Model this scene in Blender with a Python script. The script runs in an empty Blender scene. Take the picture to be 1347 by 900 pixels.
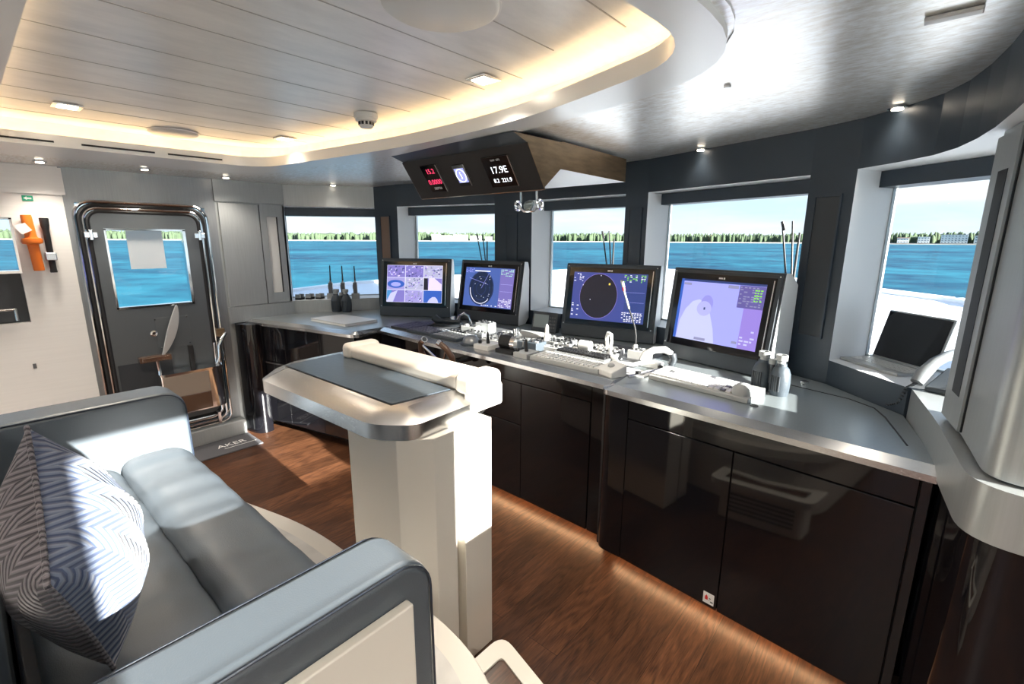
import bpy, bmesh, math, random
from mathutils import Matrix, Vector
random.seed(7)
PI = math.pi
R = math.radians
sc = bpy.context.scene
col = sc.collection
# ------------------------------------------------------------------ camera (x = starboard, y = forward, z = up; metres)
FPX = 620.0
PITCH = math.atan(134 / FPX)
YAW = math.atan2(.65, .76)
ROLL = R(.3)
EYE = 1.6
cam_d = bpy.data.cameras.new('camera'); cam = bpy.data.objects.new('camera', cam_d); col.objects.link(cam)
cam_d.sensor_width = 36; cam_d.lens = FPX / 1347 * 36; cam_d.clip_start = .03; cam_d.clip_end = 9000
CM = Matrix.Translation((0, 0, EYE)) @ Matrix.Rotation(YAW, 4, 'Z') @ Matrix.Rotation(PI / 2 - PITCH, 4, 'X') @ Matrix.Rotation(ROLL, 4, 'Z')
cam.matrix_world = CM
sc.camera = cam
def ray(px, py):
    return (CM.to_3x3() @ Vector(((px - 673.5) / FPX, -(py - 450) / FPX, -1)))
def zp(px, py, z):
    d = ray(px, py); t = (z - EYE) / d.z; return Vector((d.x * t, d.y * t, z))
def xp(px, py, X):
    d = ray(px, py); t = X / d.x; return Vector((X, d.y * t, EYE + d.z * t))
def yp(px, py, Y):
    d = ray(px, py); t = Y / d.y; return Vector((d.x * t, Y, EYE + d.z * t))

# ------------------------------------------------------------------ materials
def new_mat(name):
    m = bpy.data.materials.new(name); m.use_nodes = True
    nt = m.node_tree; return m, nt, nt.nodes['Principled BSDF']
def mat(name, c, rough=.5, metal=0., bump=None, coat=0., spec=.5, var=None, emit=None, aniso=0., sheen=0.):
    m, nt, b = new_mat(name)
    b.inputs['Base Color'].default_value = (*c, 1); b.inputs['Roughness'].default_value = rough
    b.inputs['Metallic'].default_value = metal; b.inputs['Coat Weight'].default_value = coat
    b.inputs['Specular IOR Level'].default_value = spec; b.inputs['Coat Roughness'].default_value = .03
    b.inputs['Sheen Weight'].default_value = sheen
    if aniso: b.inputs['Anisotropic'].default_value = aniso
    if emit: b.inputs['Emission Color'].default_value = (*emit[0], 1); b.inputs['Emission Strength'].default_value = emit[1]
    if bump or var:
        tc = nt.nodes.new('ShaderNodeTexCoord')
    if bump:
        n = nt.nodes.new('ShaderNodeTexNoise'); n.inputs['Scale'].default_value = bump[0]; n.inputs['Detail'].default_value = 4
        if len(bump) > 2:
            mp = nt.nodes.new('ShaderNodeMapping'); mp.inputs['Scale'].default_value = bump[2]
            nt.links.new(tc.outputs['Object'], mp.inputs[0]); nt.links.new(mp.outputs[0], n.inputs[0])
        else: nt.links.new(tc.outputs['Object'], n.inputs[0])
        bp = nt.nodes.new('ShaderNodeBump'); bp.inputs['Strength'].default_value = bump[1]; bp.inputs['Distance'].default_value = .004
        nt.links.new(n.outputs[0], bp.inputs['Height']); nt.links.new(bp.outputs[0], b.inputs['Normal'])
    if var:   # (scale, amount, rough_amount, stretch)
        n = nt.nodes.new('ShaderNodeTexNoise'); n.inputs['Scale'].default_value = var[0]; n.inputs['Detail'].default_value = 6
        mp = nt.nodes.new('ShaderNodeMapping'); mp.inputs['Scale'].default_value = var[3] if len(var) > 3 else (1, 1, 1)
        nt.links.new(tc.outputs['Object'], mp.inputs[0]); nt.links.new(mp.outputs[0], n.inputs[0])
        r = nt.nodes.new('ShaderNodeValToRGB')
        r.color_ramp.elements[0].position = .3; r.color_ramp.elements[1].position = .7
        r.color_ramp.elements[0].color = (*[x * (1 - var[1]) for x in c], 1); r.color_ramp.elements[1].color = (*[min(1, x * (1 + var[1])) for x in c], 1)
        nt.links.new(n.outputs[0], r.inputs[0]); nt.links.new(r.outputs[0], b.inputs['Base Color'])
        if var[2]:
            mr = nt.nodes.new('ShaderNodeMapRange'); mr.inputs['To Min'].default_value = rough - var[2]; mr.inputs['To Max'].default_value = rough + var[2]
            nt.links.new(n.outputs[0], mr.inputs[0]); nt.links.new(mr.outputs[0], b.inputs['Roughness'])
    return m
def glow(name, c, s):
    m, nt, b = new_mat(name); b.inputs['Base Color'].default_value = (0, 0, 0, 1)
    b.inputs['Emission Color'].default_value = (*c, 1); b.inputs['Emission Strength'].default_value = s; b.inputs['Roughness'].default_value = .3
    return m
WHITE = mat('white_panel', (.88, .87, .84), .4, var=(3, .02, 0, (1, 1, 30)))
CREAM = mat('cream_leather', (.78, .72, .63), .42, bump=(260, .08))
CREAMW = mat('cream_lacquer', (.82, .78, .70), .35)
PALE = mat('pale_reveal', (.80, .81, .82), .45)
GREY = mat('grey_metallic', (.30, .315, .325), .34, .55, var=(140, .06, .04, (1, 1, .04)))
GREYL = mat('light_grey_metallic', (.42, .44, .44), .36, .45, var=(140, .05, .04, (1, 1, .04)))
NAVY = mat('dark_navy_leather', (.035, .05, .068), .42, bump=(300, .1))
DARK = mat('dark_plastic', (.04, .046, .053), .38)
BLACKM = mat('black_matt', (.012, .012, .013), .5)
BLACK = mat('black_gloss', (.006, .006, .008), .05, coat=.25)
CHROME = mat('chrome', (.82, .82, .82), .1, 1.)
STEEL = mat('brushed_steel', (.66, .66, .66), .26, 1., aniso=.5, var=(60, .06, .05, (1, 30, 30)))
COUNTER = mat('counter_top', (.32, .36, .375), .3, .45, var=(80, .04, .04))
BRONZE = mat('bronze_leaf', (.28, .19, .11), .36, .75, var=(9, .25, .1, (1, 1, 5)))
WOODP = mat('brown_speaker_cloth', (.20, .13, .09), .45, .2)
LEATHER = mat('slate_blue_leather', (.095, .115, .135), .40, bump=(330, .12), spec=.6)
LEATHD = mat('navy_leather', (.025, .035, .055), .4, bump=(330, .12))
TABLEIN = mat('dark_table_leather', (.05, .065, .08), .34, .2, bump=(60, .15))
SILVERC = mat('ring_silver_white', (.84, .835, .81), .3, .25, bump=(400, .05))
HOUSING = mat('monitor_housing', (.055, .065, .075), .42, .2)
HSIDE = mat('monitor_side', (.74, .76, .77), .4)
SWITCH = mat('silver_panel', (.34, .35, .35), .32, .35)
LGREY = mat('light_grey_plastic', (.34, .35, .345), .4)
MGREY = mat('mid_grey_plastic', (.12, .125, .13), .42)
WHITEP = mat('white_plastic', (.62, .62, .60), .35)
ORANGE = mat('orange_plastic', (.85, .20, .02), .4)
RED = mat('red_plastic', (.6, .03, .03), .4)
GREEN = mat('green_sign', (.02, .36, .20), .4)
PAPER = mat('paper', (.82, .82, .80), .6)
GREYB = mat('blue_grey_rubber', (.055, .07, .085), .5, bump=(90, .3))
LAMPM = glow('downlight_glow', (1, .87, .7), 14)
LED = glow('warm_led', (1, .66, .34), 9)
LEDK = glow('warm_led_plinth', (1, .58, .30), 18)
OUTW = mat('gelcoat', (.85, .87, .9), .35)
MATM = mat('door_mat', (.10, .10, .11), .9, bump=(300, .6))
SLATE = mat('marbled_inset', (.70, .68, .64), .5, var=(12, .1, 0))
BROWNG = mat('brown_lacquer', (.12, .07, .045), .12, coat=.5)
# ceiling leaf finishes
def leaf(name, ca, cb, r0, r1, metal, scale, stretch):
    m, nt, b = new_mat(name)
    tc = nt.nodes.new('ShaderNodeTexCoord'); mp = nt.nodes.new('ShaderNodeMapping'); mp.inputs['Scale'].default_value = stretch
    n = nt.nodes.new('ShaderNodeTexNoise'); n.inputs['Scale'].default_value = scale; n.inputs['Detail'].default_value = 9; n.inputs['Roughness'].default_value = .65
    r = nt.nodes.new('ShaderNodeValToRGB'); r.color_ramp.elements[0].position = .32; r.color_ramp.elements[1].position = .62
    r.color_ramp.elements[0].color = (*ca, 1); r.color_ramp.elements[1].color = (*cb, 1)
    mr = nt.nodes.new('ShaderNodeMapRange'); mr.inputs['To Min'].default_value = r0; mr.inputs['To Max'].default_value = r1
    bp = nt.nodes.new('ShaderNodeBump'); bp.inputs['Strength'].default_value = .06; bp.inputs['Distance'].default_value = .002
    L = nt.links.new
    L(tc.outputs['Object'], mp.inputs[0]); L(mp.outputs[0], n.inputs[0]); L(n.outputs[0], r.inputs[0]); L(r.outputs[0], b.inputs['Base Color'])
    L(n.outputs[0], mr.inputs[0]); L(mr.outputs[0], b.inputs['Roughness']); L(n.outputs[0], bp.inputs['Height']); L(bp.outputs[0], b.inputs['Normal'])
    b.inputs['Metallic'].default_value = metal
    return m
SOFFIT = leaf('silver_leaf_soffit', (.70, .64, .56), (.96, .96, .95), .24, .40, .7, 26, (1, 2.6, 1))
PLANKC = leaf('white_silver_planks', (.76, .76, .74), (.88, .875, .85), .26, .38, .2, 14, (1, .3, 1))
def floor_mat():
    m, nt, b = new_mat('dark_oak_floor'); L = nt.links.new; N = nt.nodes.new
    tc = N('ShaderNodeTexCoord')
    mp = N('ShaderNodeMapping'); mp.inputs['Rotation'].default_value = (0, 0, R(90)); L(tc.outputs['Object'], mp.inputs[0])
    br = N('ShaderNodeTexBrick'); L(mp.outputs[0], br.inputs[0]); br.inputs['Scale'].default_value = 1
    br.inputs['Brick Width'].default_value = 1.3; br.inputs['Row Height'].default_value = .145; br.inputs['Mortar Size'].default_value = .0012
    br.inputs['Color1'].default_value = (.7, .7, .7, 1); br.inputs['Color2'].default_value = (1.25, 1.25, 1.25, 1); br.inputs['Mortar'].default_value = (.35, .35, .35, 1)
    mg = N('ShaderNodeMapping'); mg.inputs['Scale'].default_value = (5.0, .8, 1); L(tc.outputs['Object'], mg.inputs[0])
    ad = N('ShaderNodeVectorMath'); ad.operation = 'ADD'; L(mg.outputs[0], ad.inputs[0]); L(br.outputs['Color'], ad.inputs[1])
    n = N('ShaderNodeTexNoise'); n.inputs['Scale'].default_value = 1.3; n.inputs['Detail'].default_value = 3; L(ad.outputs[0], n.inputs[0])
    mu = N('ShaderNodeMath'); mu.operation = 'MULTIPLY'; mu.inputs[1].default_value = 75; L(n.outputs[0], mu.inputs[0])
    si = N('ShaderNodeMath'); si.operation = 'SINE'; L(mu.outputs[0], si.inputs[0])
    n2 = N('ShaderNodeTexNoise'); n2.inputs['Scale'].default_value = 60; n2.inputs['Detail'].default_value = 6
    m2 = N('ShaderNodeMapping'); m2.inputs['Scale'].default_value = (3, .25, 1); L(tc.outputs['Object'], m2.inputs[0]); L(m2.outputs[0], n2.inputs[0])
    a2 = N('ShaderNodeMath'); a2.operation = 'MULTIPLY_ADD'; a2.inputs[1].default_value = .13; L(si.outputs[0], a2.inputs[0]); L(n2.outputs[0], a2.inputs[2])
    r = N('ShaderNodeValToRGB'); r.color_ramp.elements[0].position = .18; r.color_ramp.elements[1].position = .85
    r.color_ramp.elements[0].color = (.038, .015, .008, 1); r.color_ramp.elements[1].color = (.15, .062, .028, 1)
    L(a2.outputs[0], r.inputs[0])
    mx = N('ShaderNodeMix'); mx.data_type = 'RGBA'; mx.blend_type = 'MULTIPLY'; mx.inputs[0].default_value = 1
    L(r.outputs[0], mx.inputs[6]); L(br.outputs['Color'], mx.inputs[7]); L(mx.outputs[2], b.inputs['Base Color'])
    bp = N('ShaderNodeBump'); bp.inputs['Strength'].default_value = .15; bp.inputs['Distance'].default_value = .003; L(a2.outputs[0], bp.inputs['Height']); L(bp.outputs[0], b.inputs['Normal'])
    b.inputs['Roughness'].default_value = .34
    return m
FLOORM = floor_mat()
DOORM = mat('door_grey', (.13, .145, .155), .36, .4)
LEVM = mat('satin_steel', (.78, .78, .76), .35, .7)
def herring(name, ca, cb, su, sv, rough=.85):
    m, nt, b = new_mat(name); L = nt.links.new; N = nt.nodes.new
    tc = N('ShaderNodeTexCoord'); sx = N('ShaderNodeSeparateXYZ'); L(tc.outputs['Object'], sx.inputs[0])
    def mth(op, a, bb=None):
        q = N('ShaderNodeMath'); q.operation = op
        for i, v in enumerate((a, bb)):
            if v is None: continue
            if isinstance(v, (int, float)): q.inputs[i].default_value = v
            else: L(v, q.inputs[i])
        return q.outputs[0]
    nz = N('ShaderNodeTexNoise'); nz.inputs['Scale'].default_value = 5; L(tc.outputs['Object'], nz.inputs[0])
    zig = mth('PINGPONG', mth('MULTIPLY', sx.outputs[0], su), .5)
    ph = mth('ADD', mth('MULTIPLY', sx.outputs[1], sv), mth('MULTIPLY', zig, 5))
    ph = mth('ADD', ph, mth('MULTIPLY', nz.outputs[0], 1.1))
    s = mth('SINE', mth('MULTIPLY', ph, 6.283))
    r = N('ShaderNodeValToRGB'); r.color_ramp.elements[0].position = .35; r.color_ramp.elements[1].position = .62
    r.color_ramp.elements[0].color = (*ca, 1); r.color_ramp.elements[1].color = (*cb, 1)
    L(mth('MULTIPLY_ADD', s, .5), r.inputs[0]); r.inputs[0].links[0].from_node.inputs[2].default_value = .5
    L(r.outputs[0], b.inputs['Base Color']); b.inputs['Roughness'].default_value = rough; b.inputs['Sheen Weight'].default_value = .3
    bp = N('ShaderNodeBump'); bp.inputs['Strength'].default_value = .5; bp.inputs['Distance'].default_value = .004; L(s, bp.inputs['Height']); L(bp.outputs[0], b.inputs['Normal'])
    return m
PILF = herring('blue_herringbone', (.055, .08, .16), (.17, .21, .30), 13, 62)
PILB = herring('grey_herringbone', (.05, .045, .055), (.20, .18, .20), 15, 66)
def glass_mat():
    m, nt, b = new_mat('window_glass'); nt.nodes.remove(b); L = nt.links.new; N = nt.nodes.new
    out = nt.nodes['Material Output']; t = N('ShaderNodeBsdfTransparent'); t.inputs[0].default_value = (.97, .99, 1, 1)
    g = N('ShaderNodeBsdfGlossy'); g.inputs['Roughness'].default_value = .02
    lw = N('ShaderNodeFresnel'); lw.inputs[0].default_value = 1.3
    mx = N('ShaderNodeMixShader'); L(lw.outputs[0], mx.inputs[0]); L(t.outputs[0], mx.inputs[1]); L(g.outputs[0], mx.inputs[2]); L(mx.outputs[0], out.inputs[0])
    return m
GLASS = glass_mat()
def sea_mat():
    m, nt, b = new_mat('sea_water'); L = nt.links.new; N = nt.nodes.new
    tc = N('ShaderNodeTexCoord'); mp = N('ShaderNodeMapping'); mp.inputs['Scale'].default_value = (.25, .25, 1); L(tc.outputs['Object'], mp.inputs[0])
    n = N('ShaderNodeTexNoise'); n.inputs['Scale'].default_value = .5; n.inputs['Detail'].default_value = 8; n.inputs['Roughness'].default_value = .62; L(mp.outputs[0], n.inputs[0])
    n3 = N('ShaderNodeTexNoise'); n3.inputs['Scale'].default_value = .05; n3.inputs['Detail'].default_value = 5; L(mp.outputs[0], n3.inputs[0])
    r = N('ShaderNodeValToRGB'); r.color_ramp.elements[0].position = .42; r.color_ramp.elements[1].position = .62
    r.color_ramp.elements[0].color = (.0, .032, .075, 1); r.color_ramp.elements[1].color = (.014, .135, .195, 1)
    av = N('ShaderNodeMath'); av.operation = 'MULTIPLY_ADD'; av.inputs[1].default_value = .45; L(n3.outputs[0], av.inputs[0])
    h = N('ShaderNodeMath'); h.operation = 'MULTIPLY'; h.inputs[1].default_value = .58; L(n.outputs[0], h.inputs[0]); L(h.outputs[0], av.inputs[2])
    L(av.outputs[0], r.inputs[0]); L(r.outputs[0], b.inputs['Base Color'])
    b.inputs['Roughness'].default_value = .6; b.inputs['Specular IOR Level'].default_value = .12
    return m
SEA = sea_mat()
TREES = mat('shore_trees', (.05, .078, .038), .9, var=(.03, .25, 0))
SAND = mat('beach_sand', (.36, .34, .29), .9)
BLDG = mat('hotel_wall', (.75, .72, .68), .8)
ROOFM = mat('hotel_roof', (.45, .30, .24), .8)
WINM = mat('hotel_window', (.12, .15, .18), .3)
# ------------------------------------------------------------------ mesh building
I4 = Matrix()
def T(x, y, z): return Matrix.Translation((x, y, z))
def RZ(a): return Matrix.Rotation(a, 4, 'Z')
def RX(a): return Matrix.Rotation(a, 4, 'X')
def RY(a): return Matrix.Rotation(a, 4, 'Y')
class MB:
    def __init__(s): s.v = []; s.f = []; s.m = []; s.mats = []
    def mi(s, m):
        if m not in s.mats: s.mats.append(m)
        return s.mats.index(m)
    def add(s, vs, fs, m, M=I4):
        o = len(s.v); s.v += [M @ Vector(v) for v in vs]
        for i, f in enumerate(fs):
            s.f.append([o + k for k in f]); s.m.append(s.mi(m[i] if isinstance(m, list) else m))
        return s
    def box(s, x0, x1, y0, y1, z0, z1, m, M=I4):
        return s.prism([(x0, y0), (x1, y0), (x1, y1), (x0, y1)], z0, z1, m, M)
    def cbox(s, c, d, m, M=I4):
        return s.box(c[0] - d[0] / 2, c[0] + d[0] / 2, c[1] - d[1] / 2, c[1] + d[1] / 2, c[2] - d[2] / 2, c[2] + d[2] / 2, m, M)
    def prism(s, p, z0, z1, m, M=I4):
        # side materials: m may be a list [bottom, top, side0, side1 ...]
        n = len(p); f0 = z0 if callable(z0) else (lambda x, y: z0); f1 = z1 if callable(z1) else (lambda x, y: z1)
        vs = [(a[0], a[1], f0(a[0], a[1])) for a in p] + [(a[0], a[1], f1(a[0], a[1])) for a in p]
        fs = [list(range(n))[::-1], list(range(n, 2 * n))] + [[i, (i + 1) % n, n + (i + 1) % n, n + i] for i in range(n)]
        return s.add(vs, fs, m, M)
    def tube(s, path, r, m, n=10, M=I4, caps=True):
        P = [Vector(p) for p in path]; vs = []; fs = []
        rr = r if isinstance(r, (list, tuple)) else [r] * len(P)
        up = None
        for i, p in enumerate(P):
            t = (P[min(i + 1, len(P) - 1)] - P[max(i - 1, 0)]).normalized()
            if up is None: up = Vector((0, 0, 1)) if abs(t.z) < .9 else Vector((1, 0, 0))
            a = t.cross(up)
            if a.length < 1e-4: a = t.cross(Vector((.3, 1, .2)))
            a.normalize(); b = a.cross(t).normalized(); up = b
            for k in range(n):
                q = 2 * PI * k / n; vs.append(p + (a * math.cos(q) + b * math.sin(q)) * rr[i])
        for i in range(len(P) - 1):
            for k in range(n): fs.append([i * n + k, i * n + (k + 1) % n, (i + 1) * n + (k + 1) % n, (i + 1) * n + k])
        if caps: fs.append(list(range(n))[::-1]); fs.append([(len(P) - 1) * n + k for k in range(n)])
        return s.add(vs, fs, m, M)
    def cyl(s, c, r, z0, z1, m, n=24, M=I4):
        return s.prism([(c[0] + r * math.cos(2 * PI * k / n), c[1] + r * math.sin(2 * PI * k / n)) for k in range(n)], z0, z1, m, M)
    def lathe(s, prof, m, n=24, M=I4):
        vs = []; fs = []
        for r, z in prof:
            for k in range(n): vs.append((r * math.cos(2 * PI * k / n), r * math.sin(2 * PI * k / n), z))
        for i in range(len(prof) - 1):
            for k in range(n): fs.append([i * n + k, i * n + (k + 1) % n, (i + 1) * n + (k + 1) % n, (i + 1) * n + k])
        fs.append(list(range(n))[::-1]); fs.append([(len(prof) - 1) * n + k for k in range(n)])
        return s.add(vs, fs, m, M)
    def grid(s, fn, nu, nv, m, M=I4):
        vs = [fn(i / nu, j / nv) for j in range(nv + 1) for i in range(nu + 1)]
        fs = [[j * (nu + 1) + i, j * (nu + 1) + i + 1, (j + 1) * (nu + 1) + i + 1, (j + 1) * (nu + 1) + i] for j in range(nv) for i in range(nu)]
        return s.add(vs, fs, m, M)
    def build(s, name, parent=None, bevel=0, seg=3, smooth=False, sub=0, ang=35):
        me = bpy.data.meshes.new(name); me.from_pydata([tuple(v) for v in s.v], [], s.f)
        for m in s.mats: me.materials.append(m)
        me.polygons.foreach_set('material_index', s.m)
        bm = bmesh.new(); bm.from_mesh(me); bmesh.ops.recalc_face_normals(bm, faces=bm.faces)
        if smooth or bevel:
            for f in bm.faces: f.smooth = True
            for e in bm.edges:
                if len(e.link_faces) == 2 and e.calc_face_angle(0) > R(ang): e.smooth = False
        bm.to_mesh(me); bm.free()
        o = bpy.data.objects.new(name, me); col.objects.link(o)
        if bevel:
            for p in me.edges: p.use_edge_sharp = False
            b = o.modifiers.new('bevel', 'BEVEL'); b.width = bevel; b.segments = seg; b.limit_method = 'ANGLE'; b.angle_limit = R(30); b.harden_normals = True
        if sub:
            q = o.modifiers.new('sub', 'SUBSURF'); q.levels = sub; q.render_levels = sub
        if parent: o.parent = parent
        return o
def rrect(x0, x1, y0, y1, r, n=5):
    out = []
    for cx, cy, a in ((x1 - r, y1 - r, 0), (x0 + r, y1 - r, 90), (x0 + r, y0 + r, 180), (x1 - r, y0 + r, 270)):
        for k in range(n + 1):
            q = R(a + 90 * k / n); out.append((cx + r * math.cos(q), cy + r * math.sin(q)))
    return out
def rpoly(pts, rs, n=6):     # round the corners of a polygon
    out = []; N_ = len(pts)
    for i in range(N_):
        p = Vector(pts[i][:2]); a = Vector(pts[i - 1][:2]); b = Vector(pts[(i + 1) % N_][:2])
        r = rs[i] if isinstance(rs, (list, tuple)) else rs
        if r <= 0: out.append(tuple(p)); continue
        u = (a - p).normalized(); v = (b - p).normalized(); p0 = p + u * r; p1 = p + v * r
        for k in range(n + 1):
            t = k / n; out.append(tuple(p0 * (1 - t) ** 2 + p * 2 * t * (1 - t) + p1 * t * t))
    return out
def offset(poly, d, closed=True):   # offset a polyline sideways (left of travel = +)
    out = []; n = len(poly)
    for i in range(n):
        p = Vector(poly[i]); a = Vector(poly[i - 1]) if (closed or i > 0) else None; b = Vector(poly[(i + 1) % n]) if (closed or i < n - 1) else None
        if a is None: t = (b - p).normalized(); nn = Vector((-t.y, t.x)); out.append(tuple(p + nn * d)); continue
        if b is None: t = (p - a).normalized(); nn = Vector((-t.y, t.x)); out.append(tuple(p + nn * d)); continue
        t1 = (p - a).normalized(); t2 = (b - p).normalized(); n1 = Vector((-t1.y, t1.x)); n2 = Vector((-t2.y, t2.x))
        m = (n1 + n2).normalized(); k = d / max(.35, m.dot(n1)); out.append(tuple(p + m * k))
    return out
def tag(o, label=None, cat=None, group=None, kind=None):
    if label: o['label'] = label
    if cat: o['category'] = cat
    if group: o['group'] = group
    if kind: o['kind'] = kind
    return o
def empty(name, loc=(0, 0, 0), rz=0, label=None, cat=None, group=None, kind=None, M=None):
    o = bpy.data.objects.new(name, None); col.objects.link(o); o.empty_display_size = .05
    if M is not None: o.matrix_world = M
    else: o.location = loc; o.rotation_euler = (0, 0, rz)
    return tag(o, label, cat, group, kind)
def struct(o): o['kind'] = 'structure'; return o
def text(name, body, size, m, M, parent=None, ext=.0006, align='CENTER'):
    c = bpy.data.curves.new(name, 'FONT'); c.body = body; c.size = size; c.extrude = ext; c.align_x = align; c.align_y = 'CENTER'
    c.materials.append(m); tmp = bpy.data.objects.new(name, c); col.objects.link(tmp); me = bpy.data.meshes.new_from_object(tmp); bpy.data.objects.remove(tmp)
    o = bpy.data.objects.new(name, me); col.objects.link(o); o.matrix_local = M
    if parent: o.parent = parent
    return o
def copy_thing(o, parent=None, loc=None, rz=None):
    c = o.copy(); col.objects.link(c)
    if parent: c.parent = parent
    if loc is not None: c.location = loc
    if rz is not None: c.rotation_euler = (0, 0, rz)
    for ch in [q for q in bpy.data.objects if q.parent == o]: copy_thing(ch, c)
    return c
def sh(x, y): return .0168 * (.76 * x + .65 * y)      # the cambered overhead rises slightly to starboard forward
def zadd(z): return lambda x, y: z + sh(x, y)

# ================================================================== SETTING
FL = MB().box(-6.2, 2.2, -3.2, 3.6, -.06, 0, FLOORM).build('floor'); struct(FL)
# inner line of the front bulkhead
WP = [(-4.2, 1.90), (-3.86, 2.57), (-3.56, 2.60), (-2.70, 2.93), (-2.29, 2.90), (-1.53, 2.93), (-1.37, 2.92), (-.45, 2.67), (-.262, 2.58), (.03, 2.28), (.10, 1.88), (.13, 1.45)]
WO = offset(WP, .27, False)
WO[0] = (-4.47, 2.03); WO[9] = (.53, 2.45); WO[10] = (.60, 1.95); WO[11] = (.62, 1.46); WO[8] = (-.13, 2.84)
def strip(mb, i0, i1, z0, z1, m, top=None, bot=None, a=WP, b=WO):
    for i in range(i0, i1):
        mb.prism([a[i], a[i + 1], b[i + 1], b[i]], z0, z1, [bot or m, top or m, m, m, m, m])
lower = MB(); strip(lower, 0, 1, 0, 1.06, GREYL, top=PALE); strip(lower, 1, 9, 0, 1.06, NAVY, top=PALE)  # paler grey at the port end stands for light falling there
o = lower.build('wall_front_lower'); struct(o)
fas = MB(); ZH = lambda x, y: 1.892 + sh(x, y) * .55; ZC = zadd(2.085)
HT = lambda x, y: ZC(x, y) + .12
strip(fas, 0, 1, ZH, HT, GREYL, bot=PALE); strip(fas, 1, 8, ZH, HT, NAVY, bot=PALE)  # port end is the same navy leather, its lighting painted in as paler grey
HA = [WP[8], (-.12, 2.46), (-.02, 2.345), (.038, 2.21), (.075, 2.05), (.10, 1.88), (.117, 1.68), WP[11]]
HB = [WO[8], (.2, 2.645), WO[9], (.56, 2.3), (.58, 2.1), WO[10], (.61, 1.7), WO[11]]
strip(fas, 0, 7, ZH, HT, NAVY, bot=PALE, a=HA, b=HB)
fas.prism([(.13, 1.45), (1.12, 1.45), (1.12, 1.55), (.62, 1.46)], ZH, lambda x, y: ZC(x, y) + .12, NAVY)
struct(fas.build('wall_front_header', smooth=True, ang=28))
pil = MB()
for i in (1, 3, 5, 7): 
    pil.prism([WP[i], WP[i + 1], WO[i + 1], WO[i]], 1.06, ZH, [NAVY, NAVY, NAVY, PALE, PALE, PALE])
pil.prism([(-4.2, 1.86), WP[0], WO[0], (-4.47, 1.86)], 1.06, ZH, [NAVY, NAVY, GREYL, PALE, PALE, PALE])
struct(pil.build('wall_front'))
sk = MB()       # slim dark window cassettes under the header
for i in (0, 2, 4, 6, 8):
    a, b = Vector(WP[i]), Vector(WP[i + 1]); c, d = Vector(WO[i]), Vector(WO[i + 1])
    q = [a.lerp(c, .55), b.lerp(d, .55), b.lerp(d, .97), a.lerp(c, .97)]
    sk.prism([tuple(v) for v in q], lambda x, y: ZH(x, y) - .07, lambda x, y: ZH(x, y) - .002, NAVY)
struct(sk.build('trim_1'))
for k, i in enumerate((0, 2, 4, 6, 8)):
    c, d = Vector(WO[i]), Vector(WO[i + 1]); t = (d - c).normalized(); n = Vector((-t.y, t.x)); s_ = .006
    w = MB().prism([tuple(c - n * .02), tuple(d - n * .02), tuple(d - n * .012), tuple(c - n * .012)], 1.06, ZH, GLASS).build('window_%d' % (k + 1)); struct(w)
    f = MB()
    for (e0, e1) in ((c, c + t * s_), (d - t * s_, d)):
        f.prism([tuple(e0 - n * .03), tuple(e1 - n * .03), tuple(e1), tuple(e0)], 1.06, ZH, GREYL)
    f.prism([tuple(c - n * .03), tuple(d - n * .03), tuple(d), tuple(c)], 1.055, 1.068, GREYL)
    f.build('window_frame', w)
# recessed brown / dark speaker panels on the pillars
def pillar_panel(i, f0, f1, z0, z1, m, lab):
    a, b = Vector(WP[i]), Vector(WP[i + 1]); t = (b - a).normalized(); n = Vector((t.y, -t.x)); a2 = a + t * (b - a).length * f0; b2 = a + t * (b - a).length * f1
    mb = MB(); mb.prism([tuple(a2), tuple(b2), tuple(b2 + n * .006), tuple(a2 + n * .006)], z0, z1, m)
    o = mb.build('wall_speaker_panel', bevel=.002); tag(o, lab, 'speaker panel', 'slim panels on the window pillars')
    fr = MB()
    for q0, q1 in ((a2 - t * .008, a2), (b2, b2 + t * .008)):
        fr.prism([tuple(q0), tuple(q1), tuple(q1 + n * .009), tuple(q0 + n * .009)], z0 - .008, z1 + .008, NAVY)
    for zz in (z0 - .008, z1):
        fr.prism([tuple(a2), tuple(b2), tuple(b2 + n * .009), tuple(a2 + n * .009)], zz, zz + .008, NAVY)
    fr.build('frame', o)
pillar_panel(1, .28, .66, 1.12, 1.80, WOODP, 'brown slim speaker panel on the pillar left of the camera-view screen')
pillar_panel(3, .35, .62, 1.12, 1.80, NAVY, 'dark slim panel on the pillar behind the second screen from left')
pillar_panel(5, .25, .75, 1.12, 1.80, NAVY, 'dark slim panel on the pillar between the two right-hand screens')
pillar_panel(7, .22, .74, 1.16, 1.80, DARK, 'dark tall inset panel on the pillar beside the laptop window')

# ---- port side wall (x = -4.2)
PX = -4.2; TH = .14
def pwall(mb, y0, y1, z0, z1, m): mb.box(PX - TH, PX, y0, y1, z0, z1, m)
w = MB()
pwall(w, -2.6, -.75, 0, 2.2, WHITE); pwall(w, -.75, .255, 1.715, 2.2, WHITE); pwall(w, -.75, .255, 0, 1.08, WHITE); pwall(w, .255, .51, 0, 2.2, WHITE)
w.box(PX, PX + .012, -2.6, .525, 1.865, 2.028, WHITE)
struct(w.build('wall_port'))
w = MB()
pwall(w, .51, .56, 0, 2.2, GREY); pwall(w, 1.30, 1.375, 0, 2.2, GREY); pwall(w, .56, 1.30, 1.825, 2.2, GREY); pwall(w, .56, 1.30, 0, .16, GREY)
w.box(PX, PX + .014, 1.372, 1.90, 1.885, 2.06, GREYL)
pwall(w, 1.375, 1.90, 0, 2.2, GREYL)
struct(w.build('wall_port_forward'))
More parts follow.
